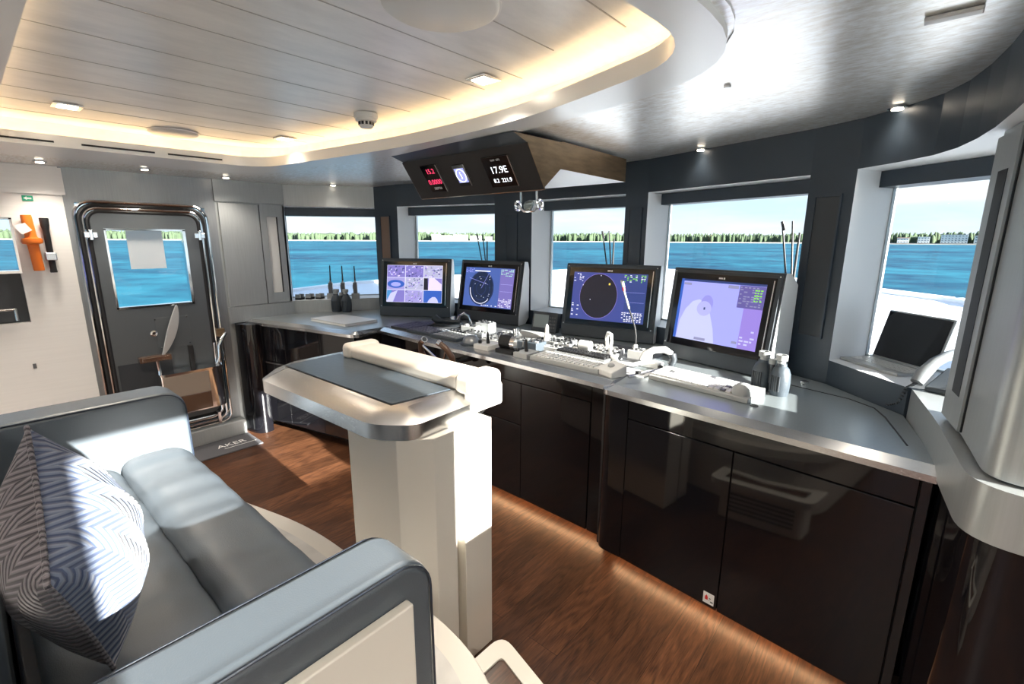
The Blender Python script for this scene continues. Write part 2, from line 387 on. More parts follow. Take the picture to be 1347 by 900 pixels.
# locker doors on the port wall, forward of the weathertight door
lk = empty('wall_locker', (PX, 1.39, 1.06), label='grey flush wall locker with two doors beside the weathertight door', cat='locker')
MB().box(.001, .02, .0, .295, .003, .812, GREYL).build('door', lk, bevel=.003)
d2 = MB().box(.001, .02, .301, .35, .003, .812, GREYL).box(.001, .02, .44, .485, .003, .812, GREYL).box(.001, .02, .35, .44, .003, .09, GREYL).box(.001, .02, .35, .44, .72, .812, GREYL).build('door', lk)
MB().box(.0, .008, .35, .44, .09, .72, PAPER).build('frosted_panel', d2)
MB().box(.008, .02, .434, .44, .09, .72, BLACKM).build('slot_edge', d2)
MB().box(PX, PX + .03, 1.375, 1.9, .93, 1.058, GREYL).build('trim_2'); struct(bpy.data.objects['trim_2'])
# side window with dark lower panel at the far left
w = MB().box(PX - .1, PX - .092, -.75, .255, 1.40, 1.715, GLASS).build('window_6'); struct(w)
f = MB(); f.box(PX - .1, PX + .004, -.75, .262, 1.708, 1.72, CHROME); f.box(PX - .1, PX + .004, .25, .262, 1.40, 1.715, CHROME); f.box(PX - .12, PX + .004, -.75, .262, 1.385, 1.40, CHROME); f.build('window_frame', w)
dp = MB(); dp.box(PX - .1, PX - .05, -.75, .255, 1.08, 1.385, DARK); dp.box(PX - .05, PX - .03, -.75, .1, 1.09, 1.38, DARK); dp.box(PX - .05, PX - .03, .115, .2, 1.09, 1.38, DARK)
dpo = dp.build('side_hatch_panel'); tag(dpo, 'dark recessed hatch panel under the small side window, far left', 'panel')
MB().tube([(PX + .03, -.7, 1.17), (PX + .03, .2, 1.17)], .008, STEEL).tube([(PX + .03, .195, 1.175), (PX + .03, .195, 1.10)], .008, STEEL).tube([(PX + .03, .195, 1.11), (PX - .04, .195, 1.11)], .006, STEEL).build('rail', dpo, smooth=True)
# aft and starboard (behind and beside the camera)
AFT = MB(); AFT.box(-4.4, -3.9, -2.7, -2.6, 0, 2.2, WHITE); AFT.box(-.0, 1.3, -2.7, -2.6, 0, 2.2, WHITE); AFT.box(-3.9, 0, -2.7, -2.6, 0, .5, WHITE); AFT.box(-3.9, 0, -2.7, -2.6, 2.0, 2.2, WHITE)
for x in (-2.6, -1.3): AFT.box(x - .03, x + .03, -2.7, -2.6, .5, 2.0, WHITE)
struct(AFT.build('wall_aft'))
struct(MB().box(-3.9, 0, -2.66, -2.652, .5, 2.0, GLASS).build('window_7'))  # unseen aft glazing, added to let sky light into the cabin
SX = 1.12
s = MB(); s.box(SX, SX + .12, -2.6, 1.55, 1.90, 2.25, WHITE); s.box(SX, SX + .12, -2.6, 1.55, 0, 1.19, WHITE)
for y0, y1 in ((-2.6, -2.2), (-.9, -.06), (.43, .88), (1.50, 1.55)): s.box(SX, SX + .12, y0, y1, 1.19, 1.90, WHITE)
s.box(SX, SX + .12, -.06, .43, 1.19, 1.53, WHITE)
struct(s.build('wall_starboard'))
struct(MB().prism([WO[9], (.545, 2.45), (.615, 1.96), WO[10]], 1.06, ZH, GLASS).build('window_11'))
for k, (y0, y1) in enumerate(((-2.2, -.9), (-.06, .43), (.88, 1.50))):
    struct(MB().box(SX + .05, SX + .058, y0, y1, 1.53 if k == 1 else 1.19, 1.90, GLASS).build('window_%d' % (8 + k)))
# ---- overhead: silver soffit, ring, planked centre
ring_out = rpoly([(-3.64, -.35), (-3.66, 1.50), (-2.9, 1.57), (-2.0, 1.73), (-1.2, 1.70), (-.40, 1.50), (-.46, -.35)], [.05, .25, .3, .4, .4, .38, .05], 8)
cove_in = rpoly([(-3.24, .17), (-3.25, 1.36), (-2.6, 1.48), (-2.0, 1.57), (-1.3, 1.56), (-.50, 1.33), (-.57, .17)], [.03, .2, .3, .3, .35, .24, .03], 8)
def face_with_hole(mb, outer, inner, z, m, th=None):
    # bridge an outer and an inner loop with triangles through bmesh
    bm = bmesh.new(); zz = z if callable(z) else (lambda x, y: z)
    def loop(pts):
        vs = [bm.verts.new((x, y, 0)) for x, y in pts]; return [bm.edges.new((vs[i], vs[(i + 1) % len(vs)])) for i in range(len(vs))]
    ed = loop(outer) + loop(inner); bmesh.ops.triangle_fill(bm, use_beauty=True, edges=ed)
    bm.verts.index_update()
    V = [(v.co.x, v.co.y, zz(v.co.x, v.co.y)) for v in bm.verts]; F = [[v.index for v in f.verts] for f in bm.faces]
    bm.free(); mb.add(V, F, m)
def wallloop(mb, poly, z0, z1, m):
    n = len(poly); f0 = z0 if callable(z0) else (lambda x, y: z0); f1 = z1 if callable(z1) else (lambda x, y: z1)
    mb.add([(x, y, f0(x, y)) for x, y in poly] + [(x, y, f1(x, y)) for x, y in poly], [[i, (i + 1) % n, n + (i + 1) % n, n + i] for i in range(n)], m)
hull = [(-4.36, -2.72), (1.26, -2.72), (1.26, 1.55), (.64, 1.50), (.62, 1.96), (.52, 2.40)] + [WO[i] for i in (8, 7, 6, 5, 4, 3, 2, 1, 0)] + [(-4.48, 1.86), (-4.36, 1.86)]
cl = MB(); face_with_hole(cl, hull, ring_out, ZC, SOFFIT); 
co = cl.build('ceiling'); struct(co)
ZR = zadd(2.065)
rg = MB(); face_with_hole(rg, ring_out, cove_in, ZR, SILVERC); wallloop(rg, ring_out, ZR, lambda x, y: ZC(x, y) + .02, SILVERC)
wallloop(rg, cove_in, ZR, lambda x, y: ZR(x, y) + .055, SILVERC)
lip_back = offset(cove_in, .02)
if abs(sum(a[0] * b[1] - b[0] * a[1] for a, b in zip(lip_back, lip_back[1:] + lip_back[:1]))) < abs(sum(a[0] * b[1] - b[0] * a[1] for a, b in zip(cove_in, cove_in[1:] + cove_in[:1]))):
    sgn = -1
else: sgn = 1
lip_back = offset(cove_in, .02 * sgn)
face_with_hole(rg, lip_back, cove_in, lambda x, y: ZR(x, y) + .055, SILVERC); wallloop(rg, lip_back, ZR, lambda x, y: ZR(x, y) + .055, SILVERC)
struct(rg.build('trim_3', smooth=True))
trough = offset(cove_in, .13 * sgn)
pk = MB(); pk.prism(trough, zadd(2.195), zadd(2.25), PLANKC); wallloop(pk, trough, zadd(2.08), zadd(2.2), PLANKC)
po = pk.build('ceiling_planked'); struct(po); po.name = 'ceiling.001'
mat_seam = mat('plank_seam', (.42, .41, .39), .5)
gr = MB()
for x in (-3.15, -2.93, -2.715, -2.45, -2.19, -1.92, -1.64, -1.435, -1.24, -.994, -.74):
    y1 = 1.5 if -3 < x < -1 else 1.36
    gr.prism([(x - .0022, .1), (x + .0022, .1), (x + .0022, y1), (x - .0022, y1)], zadd(2.1940), zadd(2.196), mat_seam)
struct(gr.build('trim_4'))
led_in = offset(cove_in, .045 * sgn); led_out = offset(cove_in, .075 * sgn)
ld = MB(); face_with_hole(ld, led_out, led_in, lambda x, y: ZR(x, y) + .03, LED)
lo = ld.build('cove_light_strip'); tag(lo, 'warm glowing strip light hidden in the oval ceiling cove', 'light strip')
sl = MB()    # slots in the port side of the cove lip
for y0, y1 in ((-.1, .40), (.50, .80), (.86, 1.13)):
    sl.prism([(-3.243, y0), (-3.238, y0), (-3.238, y1), (-3.243, y1)], lambda x, y: ZR(x, y) + .018, lambda x, y: ZR(x, y) + .026, BLACKM)
struct(sl.build('trim_5'))
# ================================================================== WEATHERTIGHT DOOR (port)
dr = empty('door_1', (PX, .93, 0)); struct(dr)
def yz(pts, x): return [(x, y, z) for y, z in pts]
def ringtube(y0, y1, z0, z1, r, rad, m, name, x, parent):
    p = rrect(y0, y1, z0, z1, r, 6); p = p + p[:2]
    return MB().tube(yz(p, x), rad, m, 8, caps=False).build(name, parent, smooth=True)
dy0, dy1, dz0, dz1 = -.385, .372, .155, 1.835
ringtube(dy0, dy1, dz0, dz1, .10, .010, CHROME, 'outer_trim', .012, dr)
ringtube(dy0 + .024, dy1 - .024, dz0 + .024, dz1 - .024, .09, .015, BLACKM, 'gasket', .004, dr)
ringtube(dy0 + .042, dy1 - .042, dz0 + .042, dz1 - .042, .08, .009, CHROME, 'inner_trim', .012, dr)
ringtube(dy0 + .062, dy1 - .062, dz0 + .062, dz1 - .062, .07, .013, BLACKM, 'gasket', .01, dr)
lf = MB(); ly0, ly1, lz0, lz1 = dy0 + .066, dy1 - .066, dz0 + .066, dz1 - .066
wy0, wy1, wz0, wz1 = -.245, .215, 1.115, 1.66
bmk = MB()
fo = rrect(ly0, ly1, lz0, lz1, .065, 6); fi = rrect(wy0, wy1, wz0, wz1, .02, 3)
face_with_hole(bmk, fo, fi, 0, DOORM)
MX = Matrix(((0, 0, 1, .015), (1, 0, 0, 0), (0, 1, 0, 0), (0, 0, 0, 1)))
lf.add([tuple(v) for v in bmk.v], bmk.f, DOORM, MX)
n0 = len(fi); lf.add(yz(fi, .015) + yz(fi, -.05), [[i, (i + 1) % n0, n0 + (i + 1) % n0, n0 + i] for i in range(n0)], GREY)
wallp = MB(); 
lfo = lf.build('leaf', dr)
MB().box(-.05, -.042, wy0, wy1, wz0, wz1, GLASS).build('pane', lfo)
wf = MB()
for (a, b, c, d) in ((wy0 - .004, wy1 + .004, wz0 - .004, wz0 + .012), (wy0 - .004, wy1 + .004, wz1 - .008, wz1 + .004), (wy0 - .004, wy0 + .008, wz0, wz1), (wy1 - .014, wy1 + .004, wz0, wz1)): wf.box(-.03, .019, a, b, c, d, CHROME)
wf.build('window_trim', lfo)
tp = mat('backlit_sheet', (.9, .9, .88), .6); _nt = tp.node_tree; _tr = _nt.nodes.new('ShaderNodeBsdfTranslucent'); _tr.inputs[0].default_value = (.92, .92, .9, 1); _ms = _nt.nodes.new('ShaderNodeMixShader'); _ms.inputs[0].default_value = .6
_nt.links.new(_nt.nodes['Principled BSDF'].outputs[0], _ms.inputs[1]); _nt.links.new(_tr.outputs[0], _ms.inputs[2]); _nt.links.new(_ms.outputs[0], _nt.nodes['Material Output'].inputs[0])
ps = MB().box(-.035, -.033, -.125, .085, 1.385, 1.652, tp).build('paper_sheet'); ps.location = (PX, .93, 0); tag(ps, 'white paper sheet taped inside the glass of the weathertight door', 'paper')
MB().box(.015, .018, -.05, .165, .80, 1.03, DOORM).build('lock_plate', lfo, bevel=.002)
MB().lathe([(.022, 0), (.022, .006), (.012, .01), (.010, .004)], CHROME, 16, T(.016, -.065, .92) @ RY(PI / 2)).build('keyhole', lfo, smooth=True)
for (y, z) in ((-.048, 1.02), (.15, 1.02), (.15, .82), (-.03, .81)): MB().lathe([(.006, 0), (.004, .004)], CHROME, 8, T(.018, y, z) @ RY(PI / 2)).build('screw', lfo)
# leaf shaped lever
def lever():
    mb = MB(); N_ = 14; L_, R_ = [], []
    for k in range(N_ + 1):
        t = k / N_; w_ = .042 * math.sin(PI * (.04 + t * .92)) ** .75; cy = -.045 + .13 * t ** .8; z = .755 + .36 * t
        L_.append((cy - w_ * .55, z)); R_.append((cy + w_, z))
    poly = L_ + R_[::-1]; n = len(poly)
    mb.add(yz(poly, .05) + yz(poly, .066), [list(range(n)), list(range(n, 2 * n))[::-1]] + [[i, (i + 1) % n, n + (i + 1) % n, n + i] for i in range(n)], LEVM)
    return mb
lv = lever().build('lever', lfo, bevel=.004)
MB().box(.03, .09, -.185, .005, .725, .765, BROWNG).box(.09, .093, -.17, -.01, .732, .758, CHROME).build('lever_base', lv, bevel=.004)
MB().tube([(.06, -.08, .74), (.06, -.07, .56), (.06, -.05, .40)], .012, CHROME).build('lever_stem', lv, smooth=True)
MB().box(.015, .05, .13, .16, .62, .80, BLACKM).build('latch_block', lfo, bevel=.004)
MB().box(.015, .02, -.30, .02, .42, .72, DARK).build('lower_plate', lfo)
for y in (ly0 + .0, ly1 - .0):
    MB().box(.0, .04, y - .035, y + .035, 1.60, 1.64, CHROME).cbox((.02, y, 1.62), (.05, .02, .07), CHROME).build('dog_clamp', dr, bevel=.005)
# steel bracket box with curved end, on the door
bx = empty('door_bin', (PX + .09, 1.03, .30), label='brown and chrome box mounted on the lower part of the weathertight door', cat='box')
bxp = rpoly([(-.04, -.20), (.10, -.20), (.10, .22), (-.04, .22)], [.01, .03, .10, .05], 8)
MB().prism(bxp, .02, .33, CHROME).build('shell', bx, smooth=True)
MB().box(.095, .106, -.19, .10, .16, .32, mat('taupe_panel', (.33, .27, .22), .4)).build('upper_panel', bx, bevel=.003)
MB().box(.095, .104, -.19, .10, .03, .155, BROWNG).build('lower_panel', bx, bevel=.003)
MB().prism(rpoly([(-.045, -.205), (.108, -.205), (.108, .225), (-.045, .225)], [.01, .03, .10, .05], 8), .325, .34, CHROME).build('rim', bx, smooth=True)
MB().box(-.088, -.04, -.06, .0, .1, .26, DARK).build('bracket', bx)
# chrome grab pipe and vertical rails right of the door
gp = empty('door_grab_rails', (PX, 1.26, 0), label='bent chrome pipes down the right edge of the weathertight door', cat='rail')
MB().tube([(.02, .05, .86), (.07, .05, .86), (.09, .02, .83), (.10, -.01, .78), (.10, -.015, .68), (.09, -.04, .63), (.07, -.09, .62)], .016, CHROME, 12).build('bent_pipe', gp, smooth=True)
for dy, dz in ((-.03, .20), (.0, .17), (.03, .14)):
    MB().tube([(.055, dy, .80), (.055, dy, dz + .05), (.055, dy - .02, dz + .02), (.055, dy - .06, dz), (.055, -.42, dz)], .009, CHROME, 10).build('rail', gp, smooth=True)
for y in (-.30, -.06): MB().box(.0, .075, y - .012, y + .012, .12, .235, CHROME).build('rail_clamp', gp, bevel=.004)
MB().box(.0, .05, .0, .06, .84, .90, BRONZE).build('hinge_block', gp, bevel=.004)
sill = MB().box(PX, PX + .10, .50, 1.38, 0, .13, GREYL).build('trim_6', bevel=.01); struct(sill)
# door mat with lettering
mt = empty('door_mat', (-3.92, 1.08, .0), label='dark grey mat with pale lettering on the floor before the weathertight door', cat='mat')
MB().box(-.17, .13, -.50, .30, .0, .012, MATM).build('pad', mt, bevel=.003)
text('lettering', 'AKER', .085, PAPER, T(-.02, .12, .013) @ RZ(R(90)), mt)
MB().box(.038, .043, .05, .28, .012, .0132, PAPER).build('underline', mt)
# things on the white wall
sg = empty('exit_sign', (PX + .002, .35, 1.835), label='small green and white emergency exit sign on the white wall', cat='sign')
MB().box(0, .003, -.024, .024, -.016, .016, GREEN).build('plate', sg)
MB().add([(.004, .017, -.005), (.004, -.003, -.005), (.004, -.003, -.011), (.004, -.019, .0), (.004, -.003, .011), (.004, -.003, .005), (.004, .017, .005)], [[0, 1, 2, 3, 4, 5, 6]], PAPER).build('arrow', sg)
tor = empty('smoke_float', (PX, .335, 1.40), label='orange emergency float light with white tag clipped on the white wall', cat='emergency light')
MB().lathe([(.024, 0), (.026, .01), (.026, .15), (.028, .16), (.046, .165), (.05, .18), (.046, .195), (.030, .20), (.027, .21), (.026, .32), (.024, .335)], ORANGE, 20, T(.045, .0, 0) @ RX(R(2))).build('body', tor, smooth=True)
MB().box(0, .03, -.02, .02, .05, .08, WHITEP).build('clip', tor)
tg = MB(); tg.prism([(-.03, -.025), (.03, -.025), (.03, .03), (-.02, .03)], 0, .002, PAPER, T(.078, -.04, .255) @ RY(R(85)) @ RZ(R(30))); tg.build('tag', tor)
fl = empty('torch', (PX, .40, 1.385), label='long black torch in a steel clip next to the orange float light', cat='torch')
MB().lathe([(.017, 0), (.018, .01), (.016, .02), (.016, .26), (.021, .29), (.023, .33), (.021, .335)], BLACKM, 18, T(.035, 0, 0)).build('barrel', fl, smooth=True)
MB().box(0, .06, -.026, .026, .075, .125, STEEL).build('clip', fl, bevel=.006)
MB().cbox((PX + .004, .228, .80), (.008, .016, .03), MGREY).build('door_catch'); tag(bpy.data.objects['door_catch'], 'tiny grey catch low on the white wall panel at far left', 'catch')
# ================================================================== CEILING FITTINGS
def downlight(kind, p, lab, sq=True, pw_=0):
    e = empty('downlight', p, label=lab, cat='downlight', group='recessed ceiling downlights')
    if sq:
        MB().box(-.05, .05, -.05, .05, -.006, .0, CHROME).build('bezel', e, bevel=.002); MB().box(-.032, .032, -.032, .032, -.008, -.005, LAMPM).build('lamp', e)
    else:
        MB().lathe([(.032, 0), (.032, -.005), (.02, -.007)], CHROME, 20).build('bezel', e, smooth=True); MB().cyl((0, 0), .019, -.010, -.006, LAMPM, 16).build('lamp', e)
    ld_ = bpy.data.lights.new('downlight_lamp', 'SPOT'); ld_.energy = 70 if sq else 30; ld_.spot_size = R(125); ld_.spot_blend = .9; ld_.color = (1, .90, .78); ld_.shadow_soft_size = .06; ld_.energy = pw_ or ld_.energy
    lo_ = bpy.data.objects.new('downlight_lamp', ld_); col.objects.link(lo_); lo_.parent = e; lo_.location = (0, 0, -.03)
def onceil(px, py, zf):
    p = zp(px, py, zf)
    for _ in range(4): p = zp(px, py, zf + sh(p.x, p.y))
    return p
for (px, py, lab) in ((88, 139, 'square chrome downlight in the planked ceiling, nearest the port wall'), (375, 182, 'square downlight in the planked ceiling at the front cove corner'), (636, 104, 'square chrome downlight in the planked ceiling nearest the overhead console')):
    downlight(0, onceil(px, py, 2.193), lab, True, 6 if px == 375 else 60)
for (px, py, lab) in ((190, 222, 'round downlight in the soffit above the weathertight door'), (297, 233, 'round downlight in the soffit above the grey wall locker'), (438, 243, 'round downlight in the soffit over the leftmost window'), (1181, 141, 'round downlight in the silver ceiling above the laptop window'), (922, 196, 'round downlight at the edge of the silver ceiling over the screens'), (52, 212, 'faint round downlight in the soffit above the white wall')):
    downlight(1, onceil(px, py, 2.083), lab, False, 14 if px < 300 else 2.5)
for (x, y) in ((-2.9, -.9), (-1.6, -.9), (-.3, -.9), (-2.9, -1.9), (-1.6, -1.9), (-.3, -1.9), (.7, .4)):  # unseen fixtures behind the camera, added to lift the interior light
    pz = 2.083 + sh(x, y); downlight(1, Vector((x, y, pz)), 'added round downlight in the aft soffit behind the seat, brightening the cabin', False, 85)
for (px, py, r, lab) in ((228, 174, .115, 'white round ceiling speaker near the port edge of the planked ceiling'), (580, 5, .15, 'large white round ceiling speaker at the top of the view')):
    p = onceil(px, py, 2.193); e = empty('ceiling_speaker', p, label=lab, cat='speaker', group='round ceiling speakers')
    MB().lathe([(r, 0), (r, -.006), (r - .01, -.012), (.001, -.012)], WHITEP, 40).build('grille', e, smooth=True); MB().lathe([(r + .006, 0), (r + .006, -.003), (r, -.004)], SILVERC, 40).build('rim', e, smooth=True)
p = onceil(481, 150, 2.193); sd = empty('smoke_detector', p, label='white round smoke detector hanging from the planked ceiling', cat='smoke detector')
MB().lathe([(.055, 0), (.055, -.018), (.05, -.022)], WHITEP, 28).build('base', sd, smooth=True)
MB().lathe([(.048, -.022), (.048, -.034), (.034, -.036), (.034, -.052), (.026, -.062), (.001, -.063)], WHITEP, 28).build('head', sd, smooth=True)
vt = MB()
for k in range(12):
    a = 2 * PI * k / 12; vt.cbox((.0345, 0, -.044), (.003, .011, .014), BLACKM, RZ(a))
vt.build('vents', sd)
p = onceil(1255, 17, 2.083); MB().cbox((0, 0, -.005), (.10, .03, .01), WHITEP).build('ceiling_sensor', bevel=.003); o = bpy.data.objects['ceiling_sensor']; o.location = p; tag(o, 'small white rectangular sensor on the silver ceiling', 'sensor')
p = onceil(957, 113, 2.083); MB().lathe([(.012, 0), (.010, -.006)], SILVERC, 14).build('ceiling_button', smooth=True); o = bpy.data.objects['ceiling_button']; o.location = p; tag(o, 'tiny round silver stud in the middle of the silver ceiling', 'stud')

# ================================================================== OVERHEAD CONSOLE
OX0, OX1 = -2.33, -1.42
oc = empty('overhead_console', (0, 0, 0), label='dark overhead instrument console with three displays hanging below the ceiling', cat='console')
zt0 = 2.035
FY0, FZ0, FY1, FZ1 = 1.76, 2.03, 1.89, 1.845
def side_prism(mb, poly, x0, x1, ms): # poly in (y,z)
    n = len(poly); mb.add([(x0, y, z) for y, z in poly] + [(x1, y, z) for y, z in poly], [list(range(n)), list(range(n, 2 * n))[::-1]] + [[i, (i + 1) % n, n + (i + 1) % n, n + i] for i in range(n)], ms)
ob = MB(); poly = [(FY0, FZ0), (FY1, FZ1), (2.03, 1.95), (2.03, 2.07), (1.66, 2.06)]
side_prism(ob, poly, OX0, OX1, [DARK, BRONZE, DARK, WHITE, WHITE, DARK, DARK])
ob.build('body', oc)
db = MB(); db.prism([(OX0, 2.03), (OX1, 2.03), (OX1, 2.70), (OX0, 2.70)], 1.945, 2.075, [PALE, PALE, BRONZE, BRONZE, BRONZE, BRONZE]); db.build('duct', oc)
fm = MB(); c = (FY1 - FY0, FZ1 - FZ0); Lf = math.hypot(*c)
# face frame: local x along +x, local y up the face, z out of it (towards aft)
up = Vector((0, FY0 - FY1, FZ0 - FZ1)).normalized(); xx = Vector((1, 0, 0)); nn = xx.cross(up)
FM = Matrix(((1, up.x, nn.x, OX0), (0, up.y, nn.y, FY1), (0, up.z, nn.z, FZ1), (0, 0, 0, 1)))
MB().box(-.004, OX1 - OX0 + .004, -.004, Lf + .002, -.001, .003, BLACKM, FM).build('front_panel', oc)
tr = MB(); tr.box(-.006, OX1 - OX0 + .006, -.008, -.003, 0, .006, CHROME, FM); tr.box(-.008, -.004, -.008, Lf, 0, .005, CHROME, FM); tr.box(OX1 - OX0 + .003, OX1 - OX0 + .006, -.008, Lf, 0, .005, BRONZE, FM); tr.build('edge_trim', oc)
RTX = glow('red_digits', (1, .05, .15), 1.1); WTX = glow('white_digits', (.9, .95, 1), 1.6); SCB = mat('display_black', (.006, .006, .008), .08)
LAV = glow('display_lavender', (.42, .45, .95), .8)
def disp(x0, x1, y0, y1, lab):
    d_ = MB().box(x0, x1, y0, y1, .003, .012, SCB, FM).build('display', oc, bevel=.002); d_['label'] = lab
    MB().box(x1 + .001, x1 + .006, y0, y1, .003, .016, STEEL, FM).build('side_clip', d_)
    return d_
def FT(x, y, z=.0125): return FM @ T(x, y, z)
W_ = OX1 - OX0
d = disp(.13, .26, .035, .195, 'display with red digits')
text('red_digits', '15.2', .04, RTX, FT(.197, .158), d); text('red_digits', '0.0000', .040, RTX, FT(.197, .095), d); text('caption', 'DEPTH', .02, PAPER, FT(.197, .057), d)
d = disp(.375, .465, .055, .175, 'display with round compass dial')
MB().box(.385, .455, .075, .155, .012, .0128, LAV, FM).build('dial_field', d)
dd = MB(); ringp = [(.42 + .033 * math.cos(a), .115 + .036 * math.sin(a), .0135) for a in [2 * PI * k / 24 for k in range(25)]]; dd.tube(ringp, .0022, WTX, 6, FM); dd.tube([(.42, .098, .0135), (.42, .135, .0135)], .003, WTX, 6, FM); dd.tube([(.412, .105, .0135), (.424, .13, .0135)], .002, DARK, 6, FM)
dd.build('dial', d)
d = disp(.60, .775, .03, .19, 'display with white digits')
text('digits', '17.9E', .050, WTX, FT(.69, .12), d); 
text('digits', '8.2  221.9', .030, WTX, FT(.69, .065), d); text('caption', 'NAV  GPS', .014, PAPER, FT(.69, .172), d)
# searchlight handles under the console
shn = empty('searchlight_control', (-1.52, 1.90, 1.845), label='chrome searchlight control handles hanging under the overhead console', cat='control handle')
for x in (-.05, .05): MB().tube([(x, 0, .03), (x, 0, -.06)], .007, CHROME).build('hanger', shn, smooth=True)
for x in (-.05, .05):
    rp = [(x + (.02 if x > 0 else -.02) + .0, .022 * math.cos(a), -.075 + .022 * math.sin(a)) for a in [2 * PI * k / 16 for k in range(17)]]
    MB().tube(rp, .006, CHROME, 8).build('knob_ring', shn, smooth=True)
MB().lathe([(.004, -.01), (.026, -.008), (.030, 0), (.026, .008), (.004, .01)], mat('handle_glass', (.25, .3, .3), .08, .6), 24, T(0, 0, -.075) @ RX(R(60))).build('lens', shn, smooth=True)
MB().tube([(-.07, 0, -.075), (-.03, .0, -.105), (.03, 0, -.105), (.07, 0, -.075)], .005, CHROME).build('yoke', shn, smooth=True)
# ================================================================== CONSOLE (counters and cabinets)
CZ = .95
def countertop(name, inner, front_idx, lab, z=CZ, w=.045):
    """inner: outline; the edges listed in front_idx get a sloping brushed steel rim"""
def worktop(name, outline, rimedges, lab, lip=.05):
    n = len(outline); e = empty(name, (0, 0, 0), label=lab, cat='worktop')
    ins = [Vector(p) for p in outline]
    # inset only along rim edges
    A = sum(outline[i][0] * outline[(i + 1) % n][1] - outline[(i + 1) % n][0] * outline[i][1] for i in range(n)); sg_ = 1 if A > 0 else -1
    off = offset(outline, lip * sg_)
    rv = set(); 
    for i in rimedges: rv.add(i); rv.add((i + 1) % n)
    rs_ = set(rimedges)
    for i in range(n):
        pe, ne = ((i - 1) % n) in rs_, i in rs_
        if pe != ne:
            v = Vector(outline[i]); dn = (Vector(outline[i - 1]) - v) if not pe else (Vector(outline[(i + 1) % n]) - v); dr2 = (Vector(outline[(i + 1) % n]) - v) if not pe else (Vector(outline[i - 1]) - v)
            dn.normalize(); dr2.normalize(); off[i] = tuple(v + dn * lip / max(.3, abs(dn.x * dr2.y - dn.y * dr2.x)))
    top = [off[i] if i in rv else outline[i] for i in range(n)]
    MB().prism(top, CZ - .02, CZ, COUNTER).build('top_panel', e)
    r_ = MB()
    for i in rimedges:
        j = (i + 1) % n; a, b, c_, d_ = outline[i], outline[j], off[j], off[i]
        vs = [(*a, CZ - .038), (*b, CZ - .038), (*c_, CZ - .038), (*d_, CZ - .038), (*a, CZ - .016), (*b, CZ - .016), (*c_, CZ + .001), (*d_, CZ + .001)]
        r_.add(vs, [[0, 1, 5, 4], [4, 5, 6, 7], [3, 2, 1, 0], [7, 6, 2, 3], [0, 4, 7, 3], [1, 2, 6, 5]], STEEL)
    r_.build('steel_rim', e, smooth=True)
    return e
mid = [(-3.02, 1.99), (-2.4, 1.955), (-1.8, 1.935), (-1.03, 1.90), (-1.03, 2.905), (-1.36, 2.905), (-1.53, 2.915), (-2.29, 2.885), (-2.70, 2.915), (-3.02, 2.79)]
wm = worktop('middle_worktop', mid, [0, 1, 2], 'grey centre console worktop with brushed steel rim carrying the control panels')
MB().prism([(-2.97, 2.045), (-1.8, 1.992), (-1.06, 1.962), (-1.06, 2.66), (-2.0, 2.68), (-2.97, 2.52)], CZ, CZ + .0015, MGREY).build('panel_bed', wm)
lp = rpoly([(-4.17, 1.48), (-3.5, 1.655), (-2.95, 1.76), (-3.03, 1.985), (-3.035, 2.79), (-3.55, 2.585), (-3.86, 2.555), (-4.17, 1.95)], [0, 0, .09, 0, 0, 0, 0, 0], 6)
wl = worktop('left_worktop', lp, list(range(0, 9)), 'pale lit corner worktop holding the closed book and black binoculars')
rp_ = rpoly([(-1.028, 2.02), (-1.052, 1.90), (-1.03, 1.845), (.125, 1.755), (.11, 1.90), (.03, 2.275), (-.262, 2.565), (-.46, 2.66), (-1.028, 2.80)], [0, 0, .03, 0, 0, 0, 0, 0, 0], 4)
wr = worktop('right_worktop', rp_, list(range(0, len(rp_) - 6)), 'dark grey right-hand worktop with keyboard, steel rim and inset flap')
# inset flap line and knob on the right worktop
gl = [(-.42, 2.44), (-.15, 2.37), (-.06, 2.30), (-.02, 2.2), (.05, 1.93)]
MB().tube([(x, y, CZ + .0005) for x, y in gl], .0028, BLACKM, 6).build('flap_seam', wr)
MB().lathe([(.012, 0), (.012, .01), (.018, .014), (.018, .022), (.010, .026)], CHROME, 18, T(-.33, 2.46, CZ)).build('flap_knob', wr, smooth=True)
MB().lathe([(.016, 0), (.016, .003), (.009, .003), (.009, .001)], BLACKM, 18, T(*zp(992, 534, CZ))).build('cable_grommet', wr, smooth=True)
def cabinet(name, lab, face, depth, z0, z1, parts, back=None):
    e = empty(name, (0, 0, 0), label=lab, cat='cabinet', group='black gloss cabinets under the console')
    return e
def yface(a, b):  # local frame on a vertical face from a to b: x along, y = outwards (aft), z up
    a = Vector(a); b = Vector(b); t = (b - a).normalized(); n = Vector((t.y, -t.x))
    return Matrix(((t.x, n.x, 0, a.x), (t.y, n.y, 0, a.y), (0, 0, 1, 0), (0, 0, 0, 1))), (b - a).length
# right cabinet
cr = empty('right_cabinet', (0, 0, 0), label='glossy black cabinet with two doors under the right-hand worktop', cat='cabinet')
FA, FB = (-.95, 1.895), (.122, 1.793)
bodyp = rpoly([(-1.055, 1.905), FA, FB, (.088, 1.88), (.0, 2.22), (-.3, 2.50), (-1.055, 2.50)], 0)
MB().prism(bodyp, .10, CZ - .04, BLACKM).build('carcass', cr)
M_, LF = yface(FA, FB)
g = .003
MB().box(.045, LF - .03, 0, .02, .815, CZ - .045, BLACK, M_).build('fascia_panel', cr, bevel=.002)
MB().box(.045, .045 + .465, 0, .02, .10, .81, BLACK, M_).build('door', cr, bevel=.002)
MB().box(.514, LF - .03, 0, .02, .10, .81, BLACK, M_).build('door', cr, bevel=.002)
MB().box(LF - .026, LF, 0, .02, .10, CZ - .045, BLACK, M_).build('end_panel', cr, bevel=.002)
